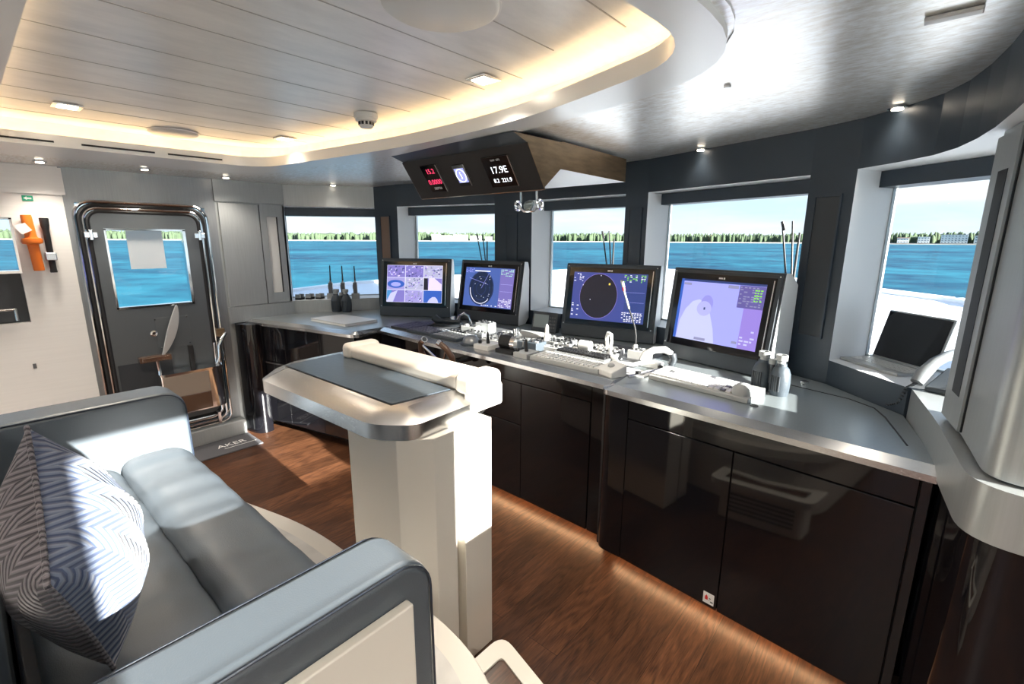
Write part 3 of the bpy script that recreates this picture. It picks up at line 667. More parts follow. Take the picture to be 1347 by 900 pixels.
cp = rpoly([(-.045, .0), (-.10, -.06), (-.10, .03), (.042, .02), (.042, 0)], [0, 0, .06, 0, 0], 8)
MB().prism([(p[0], p[1]) for p in cp], .10, CZ - .045, BLACK, M_).build('rounded_corner', cr, smooth=True)
st = MB().box(.455, .500, .02, .0215, .115, .165, PAPER, M_).build('asset_label', cr); st['label'] = 'small white sticker with a red emblem'
MB().add([(.463, .0222, .132), (.475, .0222, .132), (.475, .0222, .145), (.469, .0222, .156), (.463, .0222, .145)], [[0, 1, 2, 3, 4]], RED, M_).build('emblem', st)
mk = MB(); mk.box(.480, .487, .0215, .0222, .140, .144, DARK, M_); mk.box(.480, .483, .0215, .0222, .131, .134, DARK, M_); mk.box(.486, .497, .0215, .0222, .126, .131, DARK, M_); mk.build('print', st)
# middle cabinet
cm = empty('middle_cabinet', (0, 0, 0), label='glossy black cabinet run with drawers under the centre console', cat='cabinet')
MB().box(-3.0, -1.06, 2.02, 2.80, .10, CZ - .04, BLACKM).build('carcass', cm)
FA, FB = (-3.0, 2.02), (-1.06, 1.975); M_, LF = yface(FA, FB)
xs = [0, .45, .93, 1.385, LF - .095]
MB().box(0, LF - .09, -.01, .02, .812, CZ - .045, BLACK, M_).build('fascia_panel', cm, bevel=.002)
for i in range(4):
    if i in (0, 2):
        MB().box(xs[i] + g, xs[i + 1], -.01, .02, .562, .808, BLACK, M_).build('drawer', cm, bevel=.002); MB().box(xs[i] + g, xs[i + 1], -.01, .02, .10, .558, BLACK, M_).build('door', cm, bevel=.002)
    else: MB().box(xs[i] + g, xs[i + 1], -.01, .02, .10, .808, BLACK, M_).build('door', cm, bevel=.002)
MB().box(LF - .088, LF, -.01, .02, .10, CZ - .045, BLACK, M_).build('end_panel', cm, bevel=.002)
# left cabinet
cf = empty('left_cabinet', (0, 0, 0), label='glossy black angled cabinet under the corner worktop by the locker', cat='cabinet')
MB().prism([(-4.15, 1.56), (-3.06, 1.80), (-3.06, 2.45), (-3.85, 2.45), (-4.15, 1.92)], .10, CZ - .04, BLACKM).build('carcass', cf)
FA, FB = (-4.05, 1.555), (-3.02, 1.80); M_, LF = yface(FA, FB)
for a, b in ((.0, .30), (.304, .68), (.684, LF)):
    MB().box(a, b, 0, .02, .62, CZ - .045, BLACK, M_).build('drawer', cf, bevel=.002)
    d_ = MB().box(a, b, 0, .02, .10, .616, BLACK, M_).build('door', cf, bevel=.002)
    MB().box(a + .02, b - .02, .02, .024, .60, .607, STEEL, M_).build('edge_strip', d_)
cb = rpoly([(-4.18, 1.40), (-3.98, 1.44), (-4.0, 1.56), (-4.18, 1.54)], [.02, .10, .02, 0], 8)
cfo = MB().prism(cb, .0, .925, BLACK).build('corner_column', smooth=True); tag(cfo, 'glossy black rounded column below the grey locker beside the door', 'column')
# plinth (recessed) and its warm light
pl = MB(); pl.box(-3.0, -1.08, 2.10, 2.16, 0, .10, BLACKM); pl.prism([(-1.08, 2.02), (.10, 1.93), (.10, 2.0), (-1.08, 2.09)], 0, .10, BLACKM); pl.prism([(-4.1, 1.68), (-3.0, 1.93), (-3.0, 2.1), (-4.1, 1.8)], 0, .10, BLACKM)
struct(pl.build('baseboard_front'))
kl = empty('plinth_light', (0, 0, 0), label='warm strip light under the black cabinets washing the wooden floor', cat='light strip')
MB().box(-2.95, -1.10, 2.085, 2.095, .075, .09, LEDK).build('strip', kl); MB().prism([(-1.0, 2.0), (.0, 1.922), (.0, 1.932), (-1.0, 2.01)], .075, .09, LEDK).build('strip', kl)
# ================================================================== STARBOARD LEDGE, CURVED CABINET, TALL LOCKER
led = rpoly([(.04, 2.275), (.105, 1.90), (.16, 1.43), (1.1, 1.43), (1.1, 1.5), (.62, 1.52), (.58, 2.2), (.54, 2.42)], [0, .1, .10, 0, 0, 0, 0, 0], 8)
lo = MB().prism(led, .925, 1.06, GREYL).build('side_ledge', smooth=True); tag(lo, 'grey metallic curved ledge along the starboard side carrying the desk phone', 'ledge')
sc_ = offset(led, -.012 if sum(led[i][0] * led[(i + 1) % len(led)][1] - led[(i + 1) % len(led)][0] * led[i][1] for i in range(len(led))) < 0 else .012)
so = MB().prism(sc_, .10, .923, BLACK).build('curved_side_cabinet', smooth=True); tag(so, 'glossy black curved cabinet below the starboard ledge', 'cabinet')
kk = MB().prism([(.2, 1.55), (1.05, 1.5), (1.05, 1.6), (.5, 2.2), (.25, 2.2)], 0, .10, BLACKM).build('baseboard_starboard'); struct(kk)
lkb = rpoly([(.125, 1.955), (.155, 1.775), (.185, 1.47), (.95, 1.47), (.95, 1.9), (.35, 2.0)], [0, 0, .07, .0, 0, 0], 10)
tl = empty('tall_side_locker', (0, 0, 0), label='tall grey metallic locker with rounded edge at the right end of the console', cat='locker')
lkz = lambda x, y: ZH(x, y) - .002
MB().prism([p for p in lkb], 1.068, lkz, GREYL).build('body', tl, smooth=True)
a, b = Vector((.125, 1.955)), Vector((.155, 1.775)); M_, LF = yface(b, a)
M_ = yface(a, b)[0]
do = MB().box(.0, LF - .006, 0, .010, 1.075, 1.885, GREYL, M_).build('door', tl); MB().box(.062, .135, .010, .0112, 1.165, 1.79, BLACKM, M_).build('slot', do); MB().box(LF - .006, LF, 0, .004, 1.075, 1.885, BLACKM, M_).build('door_gap', tl)
# ================================================================== MONITORS
PUR = glow('scr_purple', (.20, .03, .55), .9)
MAG = glow('scr_magenta', (.55, .08, .55), .9)
def G(c, s=1.): return glow('scr', c, s)
c_blue = G((.035, .06, .24), 1); c_lav = G((.34, .35, .90), 1); c_pale = G((.52, .52, .95), 1); c_grey = G((.25, .25, .42), 1); c_dark = G((.012, .01, .02), 1)
c_navy = G((.02, .04, .16), 1); c_green = G((.25, .75, .05), 1); c_white = G((.85, .85, 1), 1); c_vio = G((.28, .20, .62), 1); c_sea = G((.03, .10, .45), 1); c_maroon = G((.05, .008, .03), 1)
c_mg2 = G((.55, .25, .80), 1); c_pk = G((.72, .62, .95), 1); c_panel = G((.11, .09, .30), 1); c_br = G((.95, .35, .1), 1)
def monitor(x, y, a, w, zt, zb, ti, lab, depth=.15):
    e = empty('console_monitor', (x, y, 0), a, label=lab, cat='monitor', group='console monitors')
    h = w / 2
    prof = [(0, zb), (0.004, zb + .075), (ti, zt), (ti + .05, zt - .003), (depth, zt - .06), (depth, zb + .05), (depth - .05, zb)]
    hb = MB(); n = len(prof)
    vs = [(-h, p[0], p[1]) for p in prof] + [(h, p[0], p[1]) for p in prof]
    hb.add(vs, [list(range(n)), list(range(n, 2 * n))[::-1]] + [[i, (i + 1) % n, n + (i + 1) % n, n + i] for i in range(n)], [HSIDE, HSIDE] + [HOUSING] * n)
    ho = hb.build('housing', e, bevel=.006, seg=2)
    a0 = Vector((0, .004, zb + .075)); a1 = Vector((0, ti, zt)); up = (a1 - a0).normalized(); nn = Vector((1, 0, 0)).cross(up)
    S = Matrix(((1, up.x, nn.x, 0), (0, up.y, nn.y, a0.y), (0, up.z, nn.z, a0.z), (0, 0, 0, 1))); Lh = (a1 - a0).length
    bz = MB().box(-h + .012, h - .012, .002, Lh - .012, 0, .008, HOUSING, S).build('bezel', e, bevel=.003)
    gp_ = MB().box(-h + .032, h - .032, .008, Lh - .028, .008, .0105, SCB, S).build('screen_glass', e)
    sw, shh = w - .064 - .075, Lh - .036 - .07
    SS = S @ T(-sw / 2 - .004, .036 + .01, .0108) @ Matrix.Diagonal((sw, shh, 1, 1))
    lg = MB().box(-.022, .0, Lh - .05, Lh - .042, .0105, .0112, PAPER, S).box(.004, .012, Lh - .051, Lh - .041, .0105, .0112, PAPER, S).build('maker_mark', gp_)
    MB().box(h - .045, h - .040, .03, Lh - .04, .0105, .0115, STEEL, S).build('side_line', gp_)
    sc2 = MB()
    for (sx, sy) in ((-h + .02, .012), (h - .02, .012), (-h + .02, Lh - .02), (h - .02, Lh - .02)): sc2.box(sx - .003, sx + .003, sy - .003, sy + .003, .008, .0095, STEEL, S)
    sc2.build('corner_screws', bz)
    return e, gp_, SS
def quad(mb, x0, y0, x1, y1, m, S, k): mb.add([(x0, y0, .0003 * k), (x1, y0, .0003 * k), (x1, y1, .0003 * k), (x0, y1, .0003 * k)], [[0, 1, 2, 3]], m, S)
def polyf(mb, pts, m, S, k): mb.add([(x, y, .0003 * k) for x, y in pts], [list(range(len(pts)))], m, S)
def disc(cx, cy, rx, ry, n=40): return [(cx + rx * math.cos(2 * PI * i / n), cy + ry * math.sin(2 * PI * i / n)) for i in range(n)]
def ticks(mb, x0, y0, x1, y1, rows, cols, m, S, k, p=.7):
    for r_ in range(rows):
        for c_ in range(cols):
            if random.random() < p:
                w_ = (x1 - x0) / cols; h_ = (y1 - y0) / rows; xx_ = x0 + c_ * w_; yy_ = y0 + r_ * h_
                quad(mb, xx_, yy_ + h_ * .25, xx_ + w_ * random.uniform(.4, .85), yy_ + h_ * .75, m, S, k)
# 1: camera mosaic
e1, g1, S1 = monitor(-3.238, 2.497, .528, .636, 1.443, .953, .083, 'console monitor showing nine camera pictures, leftmost of the four')
mb = MB(); quad(mb, 0, 0, 1, 1, c_white, S1, 0)
base = [G((.33, .30, .62)), G((.20, .17, .50)), G((.42, .42, .60))]
for i in range(3):
    for j in range(3):
        x0, y0, x1, y1 = i / 3 + .004, j / 3 + .005, (i + 1) / 3 - .004, (j + 1) / 3 - .005
        quad(mb, x0, y0, x1, y1, c_sea if (i, j) == (2, 0) else random.choice(base), S1, 1)
        if (i, j) == (2, 0): polyf(mb, [(.74, .005), (.78, .10), (.83, .16), (.88, .16), (.92, .10), (.94, .005)], c_pale, S1, 2)
        elif (i, j) == (0, 1): polyf(mb, disc(.165, .49, .155, .11), c_sea, S1, 2); polyf(mb, disc(.165, .48, .09, .06), c_lav, S1, 3)
        elif (i, j) == (0, 0): polyf(mb, [(.005, .005), (.12, .005), (.2, .32), (.005, .2)], c_pale, S1, 2); polyf(mb, [(.005, .03), (.10, .32), (.005, .32)], G((.05, .25, .55)), S1, 3)
        elif (i, j) == (2, 1): polyf(mb, [(.75, .34), (.99, .34), (.99, .5), (.86, .66), (.76, .66)], c_pk, S1, 2); polyf(mb, [(.67, .34), (.75, .34), (.74, .66), (.67, .66)], c_dark, S1, 2)
        else:
            for _ in range(34):
                a_ = random.uniform(x0, x1 - .04); b_ = random.uniform(y0, y1 - .04)
                polyf(mb, [(a_, b_), (a_ + random.uniform(.01, .04), b_ + random.uniform(-.0, .02)), (a_ + random.uniform(.01, .04), b_ + .04), (a_ - .0, b_ + random.uniform(.02, .04))], random.choice([c_vio, c_panel, c_pale, c_pk, c_grey, c_navy]), S1, 2 + _ % 3)
mb.build('picture', g1)
# 2: radar picture
e2, g2, S2 = monitor(-2.592, 2.709, .101, .625, 1.440, .953, .082, 'console monitor with tilted radar picture, second from the left')
mb = MB(); quad(mb, 0, 0, 1, 1, G((.06, .11, .36)), S2, 0); polyf(mb, disc(.36, .47, .26, .44), G((.008, .018, .05)), S2, 1)
quad(mb, .73, .02, 1, .98, G((.17, .14, .42)), S2, 1); quad(mb, .75, .42, .98, .425, c_pale, S2, 2); quad(mb, .75, .6, .98, .605, c_pale, S2, 2)
for rr in (.10, .18, .25): 
    p = disc(.36, .47, rr, rr * 1.7, 40); p2 = disc(.36, .47, rr - .004, (rr - .004) * 1.7, 40)
    for i in range(40): mb.add([(*p[i], .0008), (*p[(i + 1) % 40], .0008), (*p2[(i + 1) % 40], .0008), (*p2[i], .0008)], [[0, 1, 2, 3]], G((.10, .2, .4)) if i == 0 else c_blue, S2)
for (i0, i1) in ((20, 34),):
    p = disc(.36, .47, .235, .40, 48); p2 = disc(.36, .47, .222, .385, 48)
    for i in range(24, 42): mb.add([(*p[i], .0012), (*p[(i + 1) % 48], .0012), (*p2[(i + 1) % 48], .0012), (*p2[i], .0012)], [[0, 1, 2, 3]], c_white, S2)
quad(mb, .2, .90, .52, .925, c_white, S2, 3); polyf(mb, [(.36, .47), (.49, .85), (.495, .85), (.365, .465)], c_lav, S2, 3); polyf(mb, [(.1, .72), (.5, .57), (.5, .575), (.1, .728)], c_lav, S2, 3)
for _ in range(14): q_, r_ = random.uniform(.2, .55), random.uniform(.15, .8); quad(mb, q_, r_, q_ + .012, r_ + .018, c_white, S2, 4)
ticks(mb, .74, .8, .99, .98, 5, 8, G((.45, .9, .6)), S2, 3); ticks(mb, .74, .02, .99, .25, 6, 8, c_white, S2, 3); ticks(mb, .01, .86, .2, .98, 4, 5, c_lav, S2, 3); ticks(mb, .35, .02, .72, .06, 1, 9, c_white, S2, 3)
mb.build('radar_picture', g2)
# 3: dark round radar
e3, g3, S3 = monitor(-1.541, 2.756, .179, .645, 1.447, .953, .083, 'console monitor with large dark round radar disc, second from the right')
mb = MB(); quad(mb, 0, 0, 1, 1, G((.045, .06, .25)), S3, 0); polyf(mb, disc(.37, .51, .262, .47, 60), c_vio, S3, 1); polyf(mb, disc(.37, .51, .258, .462, 60), G((.012, .010, .018)), S3, 2)
quad(mb, .73, .0, 1, 1, G((.03, .05, .20)), S3, 1); 
for yy in (.22, .42, .62): quad(mb, .74, yy, .98, yy + .004, c_lav, S3, 2)
ticks(mb, .70, .82, .99, .98, 5, 8, c_green, S3, 3, .5); ticks(mb, .70, .82, .99, .98, 5, 8, c_white, S3, 2, .4); ticks(mb, .71, .02, .98, .22, 6, 8, c_white, S3, 3, .75); ticks(mb, .01, .80, .16, .98, 6, 4, c_white, S3, 3, .5); ticks(mb, .01, .03, .12, .35, 8, 3, c_white, S3, 3, .4)
for q_, r_ in ((.26, .42), (.14, .72), (.38, .93)): quad(mb, q_, r_, q_ + .01, r_ + .02, c_white, S3, 4)
quad(mb, .50, .75, .522, .79, G((.9, .7, .1)), S3, 4)
mb.build('radar_picture', g3)
# 4: chart
e4, g4, S4 = monitor(-.775, 2.515, -.239, .605, 1.456, .953, .066, 'console monitor with pale lilac chart, rightmost and nearest', .20)
mb = MB(); quad(mb, 0, 0, 1, 1, c_lav, S4, 0); quad(mb, 0, 0, .035, 1, c_sea, S4, 1); quad(mb, .0, .965, 1, 1, c_navy, S4, 1)
polyf(mb, [(.04, 0), (.055, .3), (.11, .5), (.19, .64), (.27, .68), (.35, .64), (.43, .46), (.49, .24), (.53, 0)], G((.50, .52, .82)), S4, 1)
polyf(mb, disc(.37, .62, .075, .14), G((.27, .26, .68)), S4, 2); polyf(mb, disc(.345, .54, .09, .12), G((.40, .40, .74)), S4, 3)
quad(mb, .34, .52, .36, .56, c_navy, S4, 4)
quad(mb, .80, 0, 1, .96, c_vio, S4, 2); quad(mb, .72, .62, 1, .96, c_panel, S4, 3); ticks(mb, .73, .64, .99, .95, 9, 6, c_grey, S4, 4, .7); ticks(mb, .89, .72, .98, .92, 5, 3, c_green, S4, 5, .8); ticks(mb, .81, .05, .98, .3, 5, 3, c_pale, S4, 4, .5)
quad(mb, .28, .02, .42, .06, c_grey, S4, 4); quad(mb, .73, .06, .79, .1, c_grey, S4, 4); quad(mb, .59, .9, .71, .95, c_grey, S4, 4); quad(mb, .04, .9, .14, .94, c_grey, S4, 4)
mb.build('chart_picture', g4)
# ================================================================== DESK EQUIPMENT
def K(name, lab, cat, px, py, rz=0, z=CZ, group=None):
    p = zp(px, py, z); return empty(name, p, rz, label=lab, cat=cat, group=group)
def keyed(name, lab, cat, c, size, rz, nx, ny, bm_, km, area=None, hgt=.03, keyh=.006, slope=0, z=CZ, group=None):
    e = empty(name, (c[0], c[1], z), rz, label=lab, cat=cat, group=group)
    w, d = size; x0, x1, y0, y1 = area or (-w / 2 + .01, w / 2 - .01, -d / 2 + .01, d / 2 - .01)
    fz = lambda x, y: hgt * .55 + (y + d / 2) / d * slope + hgt * .45
    MB().prism([(-w / 2, -d / 2), (w / 2, -d / 2), (w / 2, d / 2), (-w / 2, d / 2)], 0.0, fz, bm_).build('case', e, bevel=.004, seg=2)
    k = MB(); kw, kd = (x1 - x0) / nx, (y1 - y0) / ny
    for i in range(nx):
        for j in range(ny):
            cx, cy = x0 + (i + .5) * kw, y0 + (j + .5) * kd
            k.prism([(cx - kw * .36, cy - kd * .36), (cx + kw * .36, cy - kd * .36), (cx + kw * .36, cy + kd * .36), (cx - kw * .36, cy + kd * .36)], lambda x, y: fz(x, y) - .001, lambda x, y: fz(x, y) + keyh, km)
    ko = k.build('keys', e); ko['kind'] = 'stuff'
    return e
# far left dark tile panels
keyed('touch_keypad', 'dark flat keypad tile at the left end of the centre console', 'keypad', (-2.87, 2.19), (.19, .26), .05, 5, 4, DARK, HOUSING, hgt=.018, keyh=.002)
keyed('control_keypad', 'blue-grey keypad tile with square keys left of the grey dome trackball', 'keypad', (-2.62, 2.135), (.25, .19), .03, 8, 6, GREYB, MGREY, hgt=.02, keyh=.004)
kb2 = keyed('ship_keyboard', 'light blue-grey keyboard strip with round black knobs by the dome trackball', 'keyboard', (-2.34, 2.125), (.26, .19), .0, 9, 4, GREYB, LGREY, hgt=.022, keyh=.004)
for k in range(5): MB().lathe([(.011, 0), (.010, .014)], BLACKM, 12, T(-.09 + k * .035, .07, .026)).build('knob', kb2, smooth=True)
def dome(lab, p, r, m, z=CZ):
    e = empty('trackball_dome', (p[0], p[1], z), label=lab, cat='trackball', group='trackballs on the console')
    MB().lathe([(r * 1.3, 0), (r * 1.3, .008), (r * 1.05, .014)], HOUSING, 24).build('base', e, smooth=True)
    MB().lathe([(r * math.cos(a), .014 + r * .85 * math.sin(a)) for a in [PI / 2 * k / 8 for k in range(8)]] + [(.001, .014 + r * .85)], m, 28).build('ball', e, smooth=True)
    return e
dome('large grey dome trackball near the front steel rim of the console', (-2.11, 2.065), .055, GREY)
# handset lying on cradle behind, left
hs = empty('radio_handset', (-2.66, 2.42, CZ), .35, label='dark curved radio handset lying in front of the camera-view screen', cat='handset')
MB().box(-.20, .16, -.05, .05, 0, .02, DARK).build('cradle', hs, bevel=.006)
MB().tube([(-.17, 0, .06), (-.15, 0, .045), (-.10, 0, .038), (0, 0, .036), (.06, 0, .04)], [.03, .028, .016, .015, .018], HOUSING, 12).build('grip', hs, smooth=True)
MB().tube([(.02, .02, .03), (.04, .02, .08), (.08, .02, .105), (.12, .02, .085), (.14, .02, .03)], .010, CHROME, 10).build('arch_handle', hs, smooth=True)
MB().lathe([(.02, 0), (.022, .04), (.016, .05)], CHROME, 16, T(-.02, .03, .02)).build('knob', hs, smooth=True)
for k, (x, y, w, d, h, rz, m, lab) in enumerate([
    (-2.32, 2.42, .12, .09, .07, .1, SWITCH, 'silver switch box in front of the second screen, taller of the pair'),
    (-2.38, 2.33, .13, .07, .05, .1, LGREY, 'pale silver switch box just before the taller silver box'),
    (-2.06, 2.40, .20, .16, .022, .05, DARK, 'dark flat switch tile below the second screen'),
    (-2.0, 2.205, .18, .14, .03, .0, WHITEP, 'white switch panel left of the black throttle'),
    (-1.70, 2.42, .22, .16, .035, -.03, SWITCH, 'silver instrument panel right of the white post'),
    (-1.60, 2.30, .10, .16, .03, -.04, WHITEP, 'white instrument panel beside the small plotter'),
    (-1.70, 2.20, .10, .10, .055, -.02, GREYB, 'blue-grey box between throttle and second lever'),
    (-1.38, 2.40, .26, .16, .03, .0, PAPER, 'wide pale panel at the foot of the round radar screen'),
    (-1.13, 2.43, .12, .07, .05, .0, WHITEP, 'white rocker box right of the row of black knobs'),
    (-2.26, 2.27, .16, .07, .028, .02, MGREY, 'dark narrow switch strip behind the dome trackball'),
    (-1.84, 2.27, .12, .10, .034, .03, LGREY, 'grey square switch panel directly behind the black drum throttle'),
    (-1.24, 2.30, .10, .08, .04, .0, LGREY, 'grey switch box between the rotary switch and the coiled cord')]):
    e = empty('switch_panel', (x, y, CZ), rz, label=lab, cat='switch panel', group='switch panels on the centre console')
    MB().box(-w / 2, w / 2, -d / 2, d / 2, 0, h, m).build('case', e, bevel=.004, seg=2)
    q = MB(); nx = max(2, int(w / .03)); ny = max(1, int(d / .035))
    for i in range(nx):
        for j in range(ny):
            cx = -w / 2 + (i + .5) * w / nx; cy = -d / 2 + (j + .5) * d / ny
            if random.random() < .3: MB().cyl((cx, cy), .008, h, h + .012, BLACKM, 10).build('knob', e)
            else: MB().box(cx - .009, cx + .009, cy - .007, cy + .007, h, h + .007, random.choice([WHITEP, LGREY, MGREY, BLACKM])).build('switch', e)
def lever_thing(lab, p, w=.12, d=.14, m=WHITEP):
    e = empty('control_lever', (p[0], p[1], CZ), label=lab, cat='lever', group='short levers on the console')
    MB().box(-w / 2, w / 2, -d / 2, d / 2, 0, .03, m).build('base', e, bevel=.004)
    MB().tube([(0, 0, .028), (0, -.002, .06), (0, -.004, .10)], [.011, .010, .006], BLACKM, 12).build('stick', e, smooth=True)
    MB().lathe([(.011, 0), (.011, .018)], BLACKM, 12, T(-.04, -.03, .03)).build('knob', e, smooth=True)
    return e
lever_thing('short black control lever left of the black drum throttle', (-1.95, 2.055))
lever_thing('short black control lever right of the black drum throttle', (-1.64, 2.045), .10, .12, LGREY)
th = empty('drum_throttle', (-1.785, 2.06, CZ), .05, label='black drum throttle with silver side wheel at the console front', cat='throttle')
MB().box(-.06, .07, -.06, .06, 0, .025, BLACKM).build('base', th, bevel=.005)
MB().tube([(-.05, 0, .06), (.035, 0, .06)], .042, BLACKM, 24).build('drum', th, smooth=True)
MB().tube([(.036, 0, .06), (.066, 0, .06)], .046, CHROME, 24).build('side_wheel', th, smooth=True)
for k in range(3): MB().tube([(.052, .012 * (k - 1), .09), (.052, .02 * (k - 1), .15)], .007, CHROME, 8).build('handle', th, smooth=True)
cy = empty('roll_tube', (-1.86, 2.40, CZ), .1, label='grey horizontal roller cylinder behind the white switch panels', cat='roller'); MB().tube([(-.10, 0, .035), (.10, 0, .035)], .032, LGREY, 20).build('body', cy, smooth=True); MB().tube([(.10, 0, .035), (.115, 0, .035)], .028, MGREY, 20).build('end_cap', cy, smooth=True); MB().box(-.09, .09, -.02, .02, 0, .012, MGREY).build('foot', cy)
wp = empty('white_post', (-1.73, 2.36, CZ), label='small upright white post beside the second screen housing', cat='post'); MB().lathe([(.02, 0), (.02, .05), (.013, .06), (.011, .12), (.004, .135)], WHITEP, 14).build('body', wp, smooth=True); MB().lathe([(.024, 0), (.024, .012)], SWITCH, 14).build('collar', wp)
k3 = keyed('long_keyboard', 'long pale keyboard along the steel rim left of the coiled handset', 'keyboard', (-1.355, 2.065), (.44, .15), -.02, 15, 5, LGREY, WHITEP, hgt=.026, keyh=.005)
k4 = keyed('knob_panel', 'pale panel with rows of small black knobs before the round radar screen', 'control panel', (-1.36, 2.205), (.34, .11), -.02, 9, 3, SWITCH, BLACKM, hgt=.03, keyh=.014)
pb = empty('palm_rest', (-1.09, 2.03, CZ), -.35, label='white wedge trackball unit at the right end of the pale keyboard', cat='trackball')
MB().prism([(-.05, -.05), (.06, -.05), (.06, .05), (-.05, .05)], 0, lambda x, y: .045 + y * .3, WHITEP).build('wedge', pb, bevel=.006); MB().lathe([(.018, 0), (.016, .01), (.008, .016)], LGREY, 16, T(0, 0, .043)).build('ball', pb, smooth=True)
kc = empty('rotary_switch', (-1.36, 2.31, CZ + .028), label='pale cylindrical rotary switch standing on the knob panel', cat='switch'); kc.location = (-1.42, 2.31, CZ); MB().tube([(-.03, 0, .055), (.04, 0, .055)], .028, WHITEP, 20).build('drum', kc, smooth=True); MB().box(-.02, .03, -.02, .02, 0, .03, LGREY).build('foot', kc); MB().tube([(-.032, 0, .055), (-.028, 0, .055)], .029, BLACKM, 20).build('band', kc)
# coiled handset
hh = empty('corded_handset', (-1.0, 2.30, CZ), label='white corded handset hooked on its cradle beside the nearest screen', cat='handset')
MB().box(-.05, .05, -.03, .04, 0, .03, WHITEP).build('cradle', hh, bevel=.006)
MB().tube([(-.05, -.02, .03), (-.04, 0, .065), (0, .02, .09), (.05, .04, .095), (.085, .05, .075)], [.016, .02, .019, .019, .014], WHITEP, 14).build('grip', hh, smooth=True)
MB().tube([(.085, .05, .075), (.095, .05, .05), (.085, .05, .02)], [.020, .018, .02], DARK, 14).build('earpiece', hh, smooth=True)
cpts = [(-.33, .12, .03), (-.34, .12, .09), (-.325, .11, .125), (-.30, .10, .12), (-.29, .09, .08), (-.27, .04, .05), (-.21, -.06, .035), (-.13, -.11, .022), (-.06, -.09, .022), (-.02, -.03, .03), (-.01, 0, .03)]
MB().tube([Vector(cpts[i]).lerp(Vector(cpts[i + 1]), t) for i in range(len(cpts) - 1) for t in (0, .25, .5, .75)] + [cpts[-1]], .010, WHITEP, 10).build('cord', hh, smooth=True)
gm = empty('gooseneck_microphone', zp(835, 470, CZ), label='gooseneck microphone in front of the round radar screen', cat='microphone')
MB().lathe([(.022, 0), (.022, .01), (.012, .015), (.012, .07), (.008, .075)], WHITEP, 14).build('base', gm, smooth=True)
gpth = [Vector((0, 0, .07)), Vector((0, 0, .12)), Vector((-.01, .0, .17)), Vector((-.035, .01, .22)), Vector((-.06, .015, .27))]
MB().tube(gpth, .0045, BLACKM, 8).build('neck', gm, smooth=True); MB().tube([gpth[-1], Vector((-.10, .02, .37))], .006, LGREY, 10).build('stem', gm, smooth=True)
MB().tube([Vector((-.10, .02, .37)), Vector((-.105, .021, .39))], .0085, RED, 10).build('red_ring', gm, smooth=True); MB().tube([Vector((-.105, .021, .39)), Vector((-.12, .024, .43))], .009, LGREY, 10).build('capsule', gm, smooth=True)
# small plotter
sp = empty('small_plotter', (-2.02, 2.70, CZ), .08, label='small grey flat-screen plotter between the two centre screens', cat='plotter')
MB().prism([(-.10, 0), (.11, 0), (.11, .05), (-.10, .05)], 0, .145, HOUSING, RX(R(-12))).build('case', sp, bevel=.006); MB().box(-.085, .04, -.002, .0, .03, .125, mat('grey_lcd', (.28, .33, .33), .2), RX(R(-12))).build('screen', sp)
q = MB()
for i in range(3):
    for j in range(4): q.box(.05 + i * .018, .062 + i * .018, -.004, 0, .03 + j * .024, .042 + j * .024, MGREY, RX(R(-12)))
q.build('buttons', sp)
# printed card with plates
cd = empty('ruled_chart_card', zp(822, 488, CZ), -.03, label='pale printed card with fine black drawing lying left of the near keyboard', cat='card')
MB().box(-.12, .13, -.055, .055, 0, .004, PAPER).build('sheet', cd)
q = MB()
for i in range(40): x, y = random.uniform(-.10, .10), random.uniform(-.04, .035); q.box(x, x + random.uniform(.004, .02), y, y + random.uniform(.002, .008), .004, .0046, random.choice([MGREY, BLACKM]))
q.build('drawing', cd)
rl = empty('parallel_ruler', (-.96, 2.20, CZ), R(78), label='thin steel ruler standing between card and near keyboard', cat='ruler'); MB().box(-.17, .17, -.008, .008, .0, .012, STEEL).build('bar', rl, bevel=.002); 
for x in (-.1, .08): MB().cbox((x, 0, .017), (.02, .02, .012), BLACKM).build('pivot', rl)
# near keyboard
kb = empty('white_keyboard', (-.66, 2.13, CZ), R(-9), label='white keyboard with a palm-sized grey ball at its right end', cat='keyboard')
MB().prism([(-.25, -.085), (.22, -.085), (.22, .085), (-.25, .085)], 0, lambda x, y: .022 + (y + .085) * .08, LGREY).build('case', kb, bevel=.005)
k = MB(); fz = lambda x, y: .022 + (y + .085) * .08
for j in range(6):
    for i in range(15):
        cx, cy_ = -.235 + i * .026, -.06 + j * .024
        if cx > .13 and j < 2: continue
        k.prism([(cx - .010, cy_ - .009), (cx + .010, cy_ - .009), (cx + .010, cy_ + .009), (cx - .010, cy_ + .009)], lambda x, y: fz(x, y) - .001, lambda x, y: fz(x, y) + .007, WHITEP if random.random() < .93 else MGREY)
ko = k.build('keys', kb, bevel=0); ko['kind'] = 'stuff'
MB().lathe([(.042, .0), (.044, .02), (.038, .04), (.024, .054), (.001, .06)], LGREY, 24, T(.175, -.035, .012)).build('trackball', kb, smooth=True)
dome_b = None
